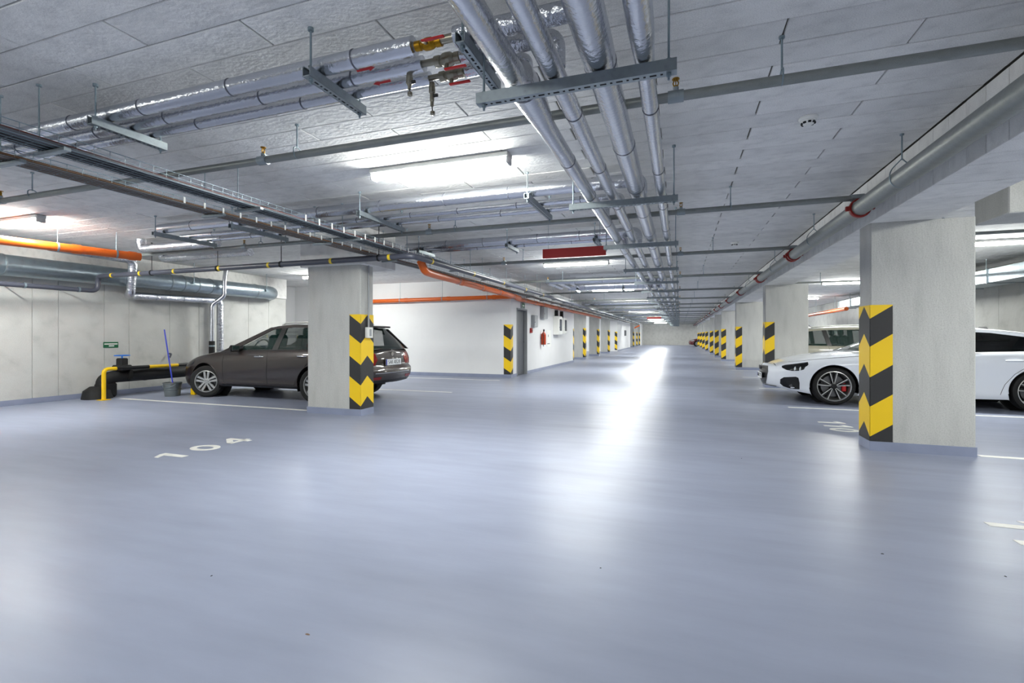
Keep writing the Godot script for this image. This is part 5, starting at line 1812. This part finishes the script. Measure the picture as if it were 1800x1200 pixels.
func sportback(nm: String, label: String, at: Vector3) -> Node3D:
	var C := {
		"L": 4.76, "hw": 0.925, "xf": 0.90, "xr": 3.73, "rw": 0.340, "ra": 0.392, "rim": 0.79, "bulge": 0.16, "glass": "privacy_glass", "mirror_painted": true,
		"top": [[0, 0.70], [0.08, 0.76], [0.3, 0.845], [0.7, 0.915], [1.1, 0.965], [1.4, 0.99], [1.8, 0.985], [4.3, 1.02], [4.6, 1.0], [4.76, 0.97]],
		"belt": [[0, 0.65], [0.1, 0.70], [0.3, 0.765], [0.7, 0.83], [1.0, 0.865], [1.5, 0.905], [2.5, 0.945], [3.6, 0.985], [4.4, 0.985], [4.76, 0.93]],
		"sill": [[0, 0.27], [0.2, 0.23], [0.5, 0.18], [1.3, 0.19], [3.3, 0.20], [4.2, 0.24], [4.76, 0.34]],
		"plan": [[0, 0.66], [0.03, 0.75], [0.09, 0.84], [0.2, 0.925], [0.4, 0.975], [0.8, 1.0], [1.4, 0.985], [2.6, 0.985], [3.6, 1.0], [4.2, 0.985], [4.5, 0.94], [4.68, 0.88], [4.76, 0.78]],
		"prof": [[0, 0.955], [0.05, 0.975], [0.12, 0.985], [0.2, 0.978], [0.45, 0.985], [0.72, 0.998], [0.80, 1.0], [0.84, 0.985], [0.93, 0.965], [1.0, 0.93]],
		"nose": [[0.2, 0.12], [0.28, 0.05], [0.4, 0.0], [0.56, 0.0], [0.66, 0.03], [0.72, 0.08], [0.8, 0.16], [1.1, 0.22]],
		"tail": [[0.3, 0.1], [0.45, 0.02], [0.6, 0.0], [0.85, 0.06], [1.0, 0.10], [1.1, 0.12]],
		"roof": [[1.9, 1.245], [2.2, 1.320], [2.5, 1.360], [2.8, 1.365], [3.2, 1.345], [3.7, 1.280], [4.1, 1.178], [4.45, 1.049]],
		"wb": [1.32, 0.935], "wt": [2.32, 1.340], "rb": [4.52, 1.0], "rt": [3.85, 1.250]}
	C.pillars = [
		[[1.25, 0.90], [1.52, 0.915], [2.46, 1.330], [2.34, 1.350]],
		[[2.32, 1.335], [2.5, 1.359], [2.8, 1.364], [3.2, 1.344], [3.7, 1.279], [4.1, 1.176], [4.45, 1.049], [4.40, 1.00], [4.1, 1.104], [3.7, 1.220], [3.2, 1.300], [2.8, 1.323], [2.5, 1.317], [2.38, 1.300]],
		[[4.0, 0.975], [4.6, 0.985], [4.45, 1.049], [4.05, 1.135]]]
	C.black_pillars = [[[2.60, 0.94], [2.72, 0.94], [2.76, 1.325], [2.66, 1.325]], [[1.50, 0.90], [4.1, 0.965], [4.1, 0.985], [1.6, 0.925]]]
	C.windows = [[[1.58, 0.925], [2.66, 0.945], [2.72, 1.327], [2.46, 1.313]], [[2.68, 0.945], [4.08, 0.98], [4.02, 1.137], [3.7, 1.233], [3.2, 1.307], [2.74, 1.327]]]
	var car := car_base(nm, label, C, "paint_white", at, 0.0)
	for s in [[C.xf, 1.0], [C.xf, -1.0], [C.xr, 1.0], [C.xr, -1.0]]:
		wheel(car, C, Vector3(s[0], C.rw, s[1] * 0.815), s[1], "five", 0.0)
	var m := MB.new()
	for sd in [-1.0, 1.0]:
		seam_line(car, C, [[1.42, 0.90], [1.38, 0.6], [1.42, 0.28]], sd)
		seam_line(car, C, [[2.62, 0.935], [2.60, 0.6], [2.60, 0.26]], sd)
		seam_line(car, C, [[3.72, 0.98], [3.66, 0.82], [3.42, 0.62], [3.30, 0.45], [3.24, 0.28]], sd)
		seam_line(car, C, [[0.24, 0.755], [0.6, 0.815], [1.0, 0.862], [1.4, 0.898]], sd)
		door_handle(car, C, 2.45, 0.80, sd, "paint_white")
		door_handle(car, C, 3.42, 0.84, sd, "paint_white")
		var hl := part(car, "headlight", skin_patch(C, [[0.10, 0.645, 0.675], [0.16, 0.61, 0.70], [0.24, 0.60, 0.715], [0.34, 0.605, 0.735], [0.42, 0.63, 0.75], [0.50, 0.72, 0.765]], 0.005, sd), M["lens_dark"], "dark headlight with bright strips")
		for k in 2:
			part(hl, "light_strip", skin_patch(C, [[0.27 + 0.08 * k, 0.615, 0.645], [0.285 + 0.08 * k, 0.615, 0.67], [0.30 + 0.08 * k, 0.63, 0.68]], 0.009, sd), M["lens_clear"])
		part(hl, "light_strip", skin_patch(C, [[0.16, 0.685, 0.692], [0.3, 0.707, 0.714], [0.44, 0.735, 0.742]], 0.009, sd, 2), M["disc"])
		var ik := part(car, "air_intake", skin_patch(C, [[0.07, 0.35, 0.43], [0.12, 0.30, 0.475], [0.2, 0.275, 0.485], [0.30, 0.265, 0.495], [0.34, 0.265, 0.475], [0.36, 0.265, 0.38]], 0.005, sd), M["trim_black"])
		part(ik, "intake_blade", skin_patch(C, [[0.20, 0.31, 0.335], [0.24, 0.31, 0.36], [0.255, 0.31, 0.315]], 0.010, sd, 3), M["disc"])
		part(car, "tail_light", skin_patch(C, [[4.30, 0.80, 0.83], [4.45, 0.77, 0.87], [4.62, 0.76, 0.88]], 0.006, sd), M["lens_red"])
		part(car, "window_chrome", skin_patch(C, [[1.6, 0.90, 0.908], [2.6, 0.935, 0.942], [3.9, 0.972, 0.979]], 0.004, sd, 2), M["trim_black"])
	var gr := part(car, "grille", cap_patch(C, false, [[0.30, -0.42, 0.42], [0.40, -0.62, 0.62], [0.56, -0.70, 0.70], [0.66, -0.62, 0.62]], 0.008), M["trim_black"])
	for k in 7:
		part(gr, "grille_bar", cap_patch(C, false, [[0.34 + 0.045 * k, -0.50, 0.50], [0.346 + 0.045 * k, -0.50, 0.50]], 0.014), M["lens_dark"])
	m = MB.new()
	for k in 4:
		var c := cap_pt(C, false, 0.615, (k - 1.5) * 0.105, 0.022)
		var ring := []
		for j in 19: ring.append(c + Vector3(0, sin(TAU * j / 18.0), cos(TAU * j / 18.0)) * 0.042)
		m.tube(ring, 0.005, 6, false)
	part(gr, "badge", m, M["disc"], "four linked rings badge")
	plate_number(car, "8AM 2715", Transform3D(Basis(Vector3.BACK, Vector3.UP, Vector3.LEFT), cap_pt(C, false, 0.46, 0.0, 0.012)))
	part(car, "splitter", cap_patch(C, false, [[0.272, -0.98, 0.98], [0.288, -0.98, 0.98]], 0.012, 14), M["trim_black"])
	m = MB.new()
	m.cbox(Vector3(2.95, 1.43, 0), Vector3(0.14, 0.04, 0.03), 0.01)
	part(car, "roof_aerial", m, M["trim_black"])
	return car

func make_cars():
	wagon("car", "dark brown estate car parked nose to the concrete wall behind the taped pillar", "paint_brown", Vector3(-9.97, 0, -8.08), 0.0, true)
	sportback("car", "white sporty five-door car with red brake calipers behind the taped column", Vector3(1.735, 0, -10.99))
	wagon("car", "beige estate car parked beyond the white car, only its roof and windows in view", "paint_beige", Vector3(7.1, 0, -14.9), PI, false)
	wagon("car", "dark red estate car sticking out at the far end of the column row", "paint_red", Vector3(1.15, 0, -61.0), 0.0, false)

const LAMP_ENERGY := 3.0

func _ready():
	rng.seed = 7
	# camera: a level view with the horizon a little above the middle of the picture (shifted lens)
	var cam := Camera3D.new()
	cam.name = "camera"
	var near := 0.05
	cam.set_frustum(2.0 * near * 600.0 / 845.0, Vector2(0, -10.0 / 845.0 * near), near, 200.0)
	cam.position = Vector3(0, 1.25, 0)
	cam.rotation.y = atan(294.0 / 845.0)
	add_child(cam)
	cam.current = true
	var we := WorldEnvironment.new()
	we.name = "world_environment"
	var env := Environment.new()
	env.background_mode = Environment.BG_COLOR
	env.background_color = Color(0.02, 0.02, 0.02)
	env.tonemap_mode = Environment.TONE_MAPPER_LINEAR
	env.tonemap_exposure = 1.6
	env.sdfgi_enabled = true
	env.ssao_enabled = true
	env.ssil_enabled = true
	we.environment = env
	add_child(we)
	make_materials()
	make_lamps()
	make_setting()
	make_ceiling()
	make_cars()
	make_mains()
	make_branches()
	make_sprinklers()
	make_trays()
	make_wall_side()
	make_fittings()
